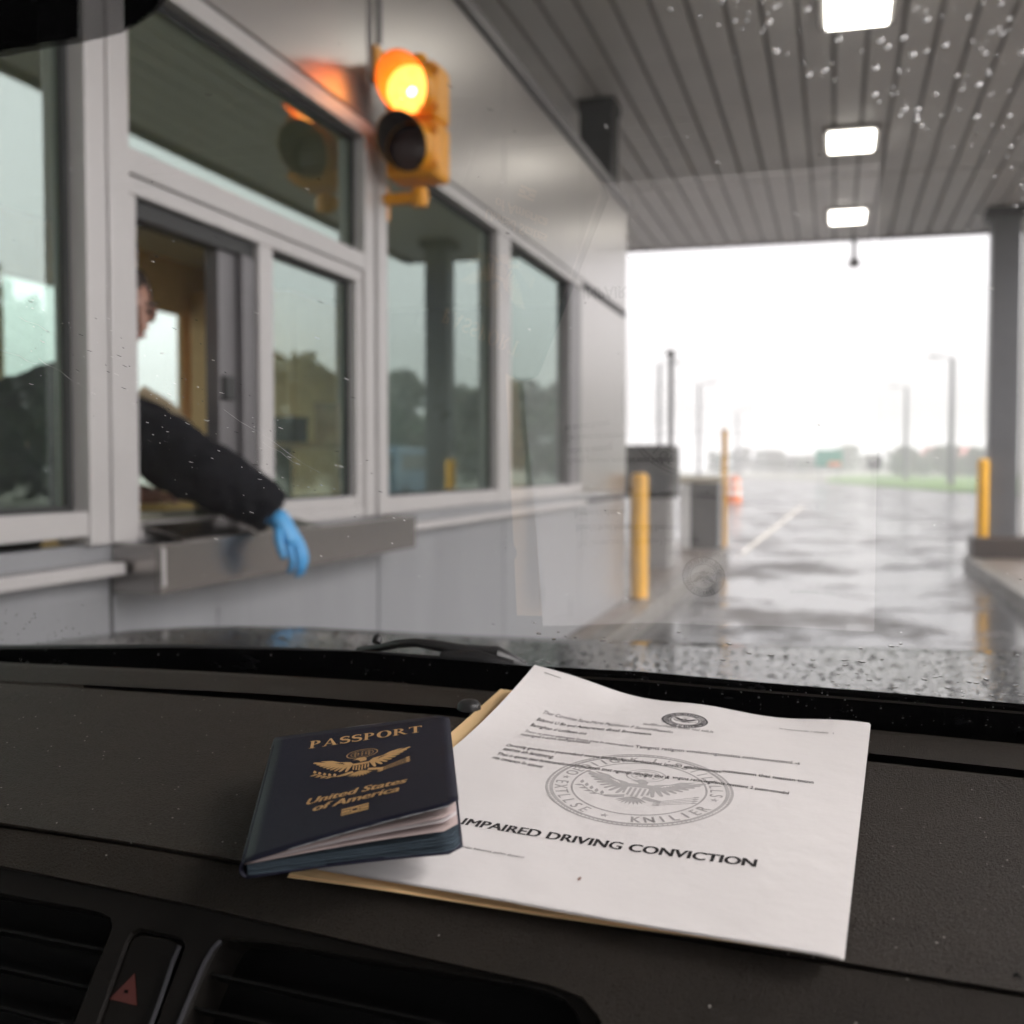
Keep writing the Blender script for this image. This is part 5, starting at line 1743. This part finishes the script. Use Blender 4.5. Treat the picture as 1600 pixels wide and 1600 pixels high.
drops = MB()
edge = [(1000, 0), (1120, 52), (1240, 112), (1360, 160), (1470, 215), (1600, 335), (1700, 420)]
n = 0
while n < 190:
    x, y = rnd.uniform(1000, 1680), rnd.uniform(-40, 420)
    lim = curve(edge, x)
    if y < lim and rnd.random() < .85 or (y < lim + 40 and rnd.random() < .04) or (x > 1480 and y < 250 and rnd.random() < .3):
        r = rnd.choice((.0003, .0004, .0005, .0007, .0010))
        bead(drops, ws(x, y, .0048), r, r * .55); n += 1
n = 0
while n < 170:
    x = rnd.uniform(780, 1680); y = curve(FT, x) - abs(rnd.gauss(0, 30))
    if y < curve(FT, x) - 95:
        continue
    r = rnd.choice((.0003, .0005, .0007, .0010)); bead(drops, ws(x, y, .0048), r, r * .45, rnd.gauss(0, .35), rnd.uniform(1, 2.4)); n += 1
for _ in range(70):
    x = rnd.uniform(-60, 190); y = rnd.uniform(940 + .3 * max(x, 0), 1012)
    bead(drops, ws(x, y, .0048), rnd.uniform(.0004, .0009), .0003)
for _ in range(60):
    x = rnd.uniform(0, 1600); y = curve(FT, x) + rnd.uniform(6, 45)
    if x < 760 and x > 230 and rnd.random() < .75:
        continue
    bead(drops, ws(x, y, -.0022), rnd.uniform(.0002, .0006), .0003)
for _ in range(1100):
    x, y = rnd.uniform(-.95, .75), rnd.uniform(.95, 1.6)
    rr0 = rnd.choice((.0012, .0018, .0024, .0032)); e0 = rnd.uniform(.8, 2.0); a0_ = rnd.uniform(0, 3)
    R_ = Matrix.Rotation(a0_, 3, 'Z'); c0 = Vector((x, y, hood_z(x, y)))
    drops.add([c0 + R_ @ Vector((v.x * rr0 * e0, v.y * rr0, v.z * rr0 * .4)) for v in IV], IF)
tag(drops.build('raindrops', M['drop'], None, smooth=True), 'clear raindrops beaded on the windshield and wet bonnet', 'raindrops', None, 'stuff')


def flecks(name, m, n, seed, cond):
    mb = MB(); rr = random.Random(seed); k = 0
    while k < n:
        x, y = cond(rr)
        if y > curve(FT, x) - 8:
            continue
        L_ = rr.choice((.0005, .0008, .0011, .0016, .0026)); w = rr.uniform(.00016, .00036)
        an = rad(rr.gauss(-32, 12))
        dxy = wsx * math.cos(an) + wsy * math.sin(an); nn = NW.cross(dxy)
        c_ = ws(x, y, .0049)
        mb.slab([c_ - dxy * L_ / 2 - nn * w * .3, c_ - nn * w * .5, c_ + dxy * L_ / 2, c_ + nn * w * .5], NW, .0002); k += 1
    o = mb.build(name, m, shield); o['kind'] = 'stuff'


def streakband(rr):
    if rr.random() < .55:
        t_ = rr.random(); x = 20 + 600 * t_; return x, 490 + 330 * t_ + rr.gauss(0, 60)
    return rr.uniform(0, 1600), rr.uniform(60, 1000)


flecks('pale_flecks', M['fleck'], 170, 3, streakband)
mb = MB(); rr = random.Random(8)
for _ in range(90):
    x = rr.uniform(0, 1600) if rr.random() < .5 else rr.uniform(950, 1600)
    c_ = ws(x, curve(FT, x) + rr.uniform(5, 50), -.0022); q_ = rr.choice((.0002, .0003, .0005, .0008)); a_ = rr.uniform(0, 3)
    d1 = wsx * math.cos(a_) + wsy * math.sin(a_); d2 = NW.cross(d1)
    mb.slab([c_ - d1 * q_, c_ - d2 * q_ * .4, c_ + d1 * q_ * .8, c_ + d2 * q_ * .5], -NW, .0002)
o = mb.build('band_flecks', M['fleck'], shield); o['kind'] = 'stuff'
flecks('dark_flecks', M['fleck_dark'], 130, 4, streakband)
# long scratches left by the wiper
mb = MB()
for p0, p1 in (((30, 495), (92, 525)), ((60, 560), (130, 604)), ((350, 640), (500, 740)), ((410, 690), (470, 728)), ((0, 545), (60, 570))):
    pts = [(lerp(p0[0], p1[0], k / 6), lerp(p0[1], p1[1], k / 6) + math.sin(k * 1.7) * 2) for k in range(7)]
    mb.tube([ws(x_, y_, .0049) for x_, y_ in pts], [.00005 + .00003 * math.sin(k * 2.1) for k in range(7)], 4)
o = mb.build('scratches', M['fleck'], shield); o['kind'] = 'stuff'

# ------------------------------------------------------------------ mist
hz_m = bpy.data.materials.new('mist'); hz_m.use_nodes = True
N = hz_m.node_tree.nodes; L = hz_m.node_tree.links
N.remove(N['Principled BSDF'])
pv = N.new('ShaderNodeVolumePrincipled')
pv.inputs['Color'].default_value = (0.97, 0.98, 0.99, 1)
pv.inputs['Density'].default_value = 0.0034
pv.inputs['Anisotropy'].default_value = 0.0
L.new(pv.outputs[0], N['Material Output'].inputs['Volume'])
mb = MB(); mb.box(-950, 950, -320, 1650, -1.02, 14.0)
tag(mb.build('haze', hz_m), 'pale mist filling the air over the road', 'haze', None, 'stuff')
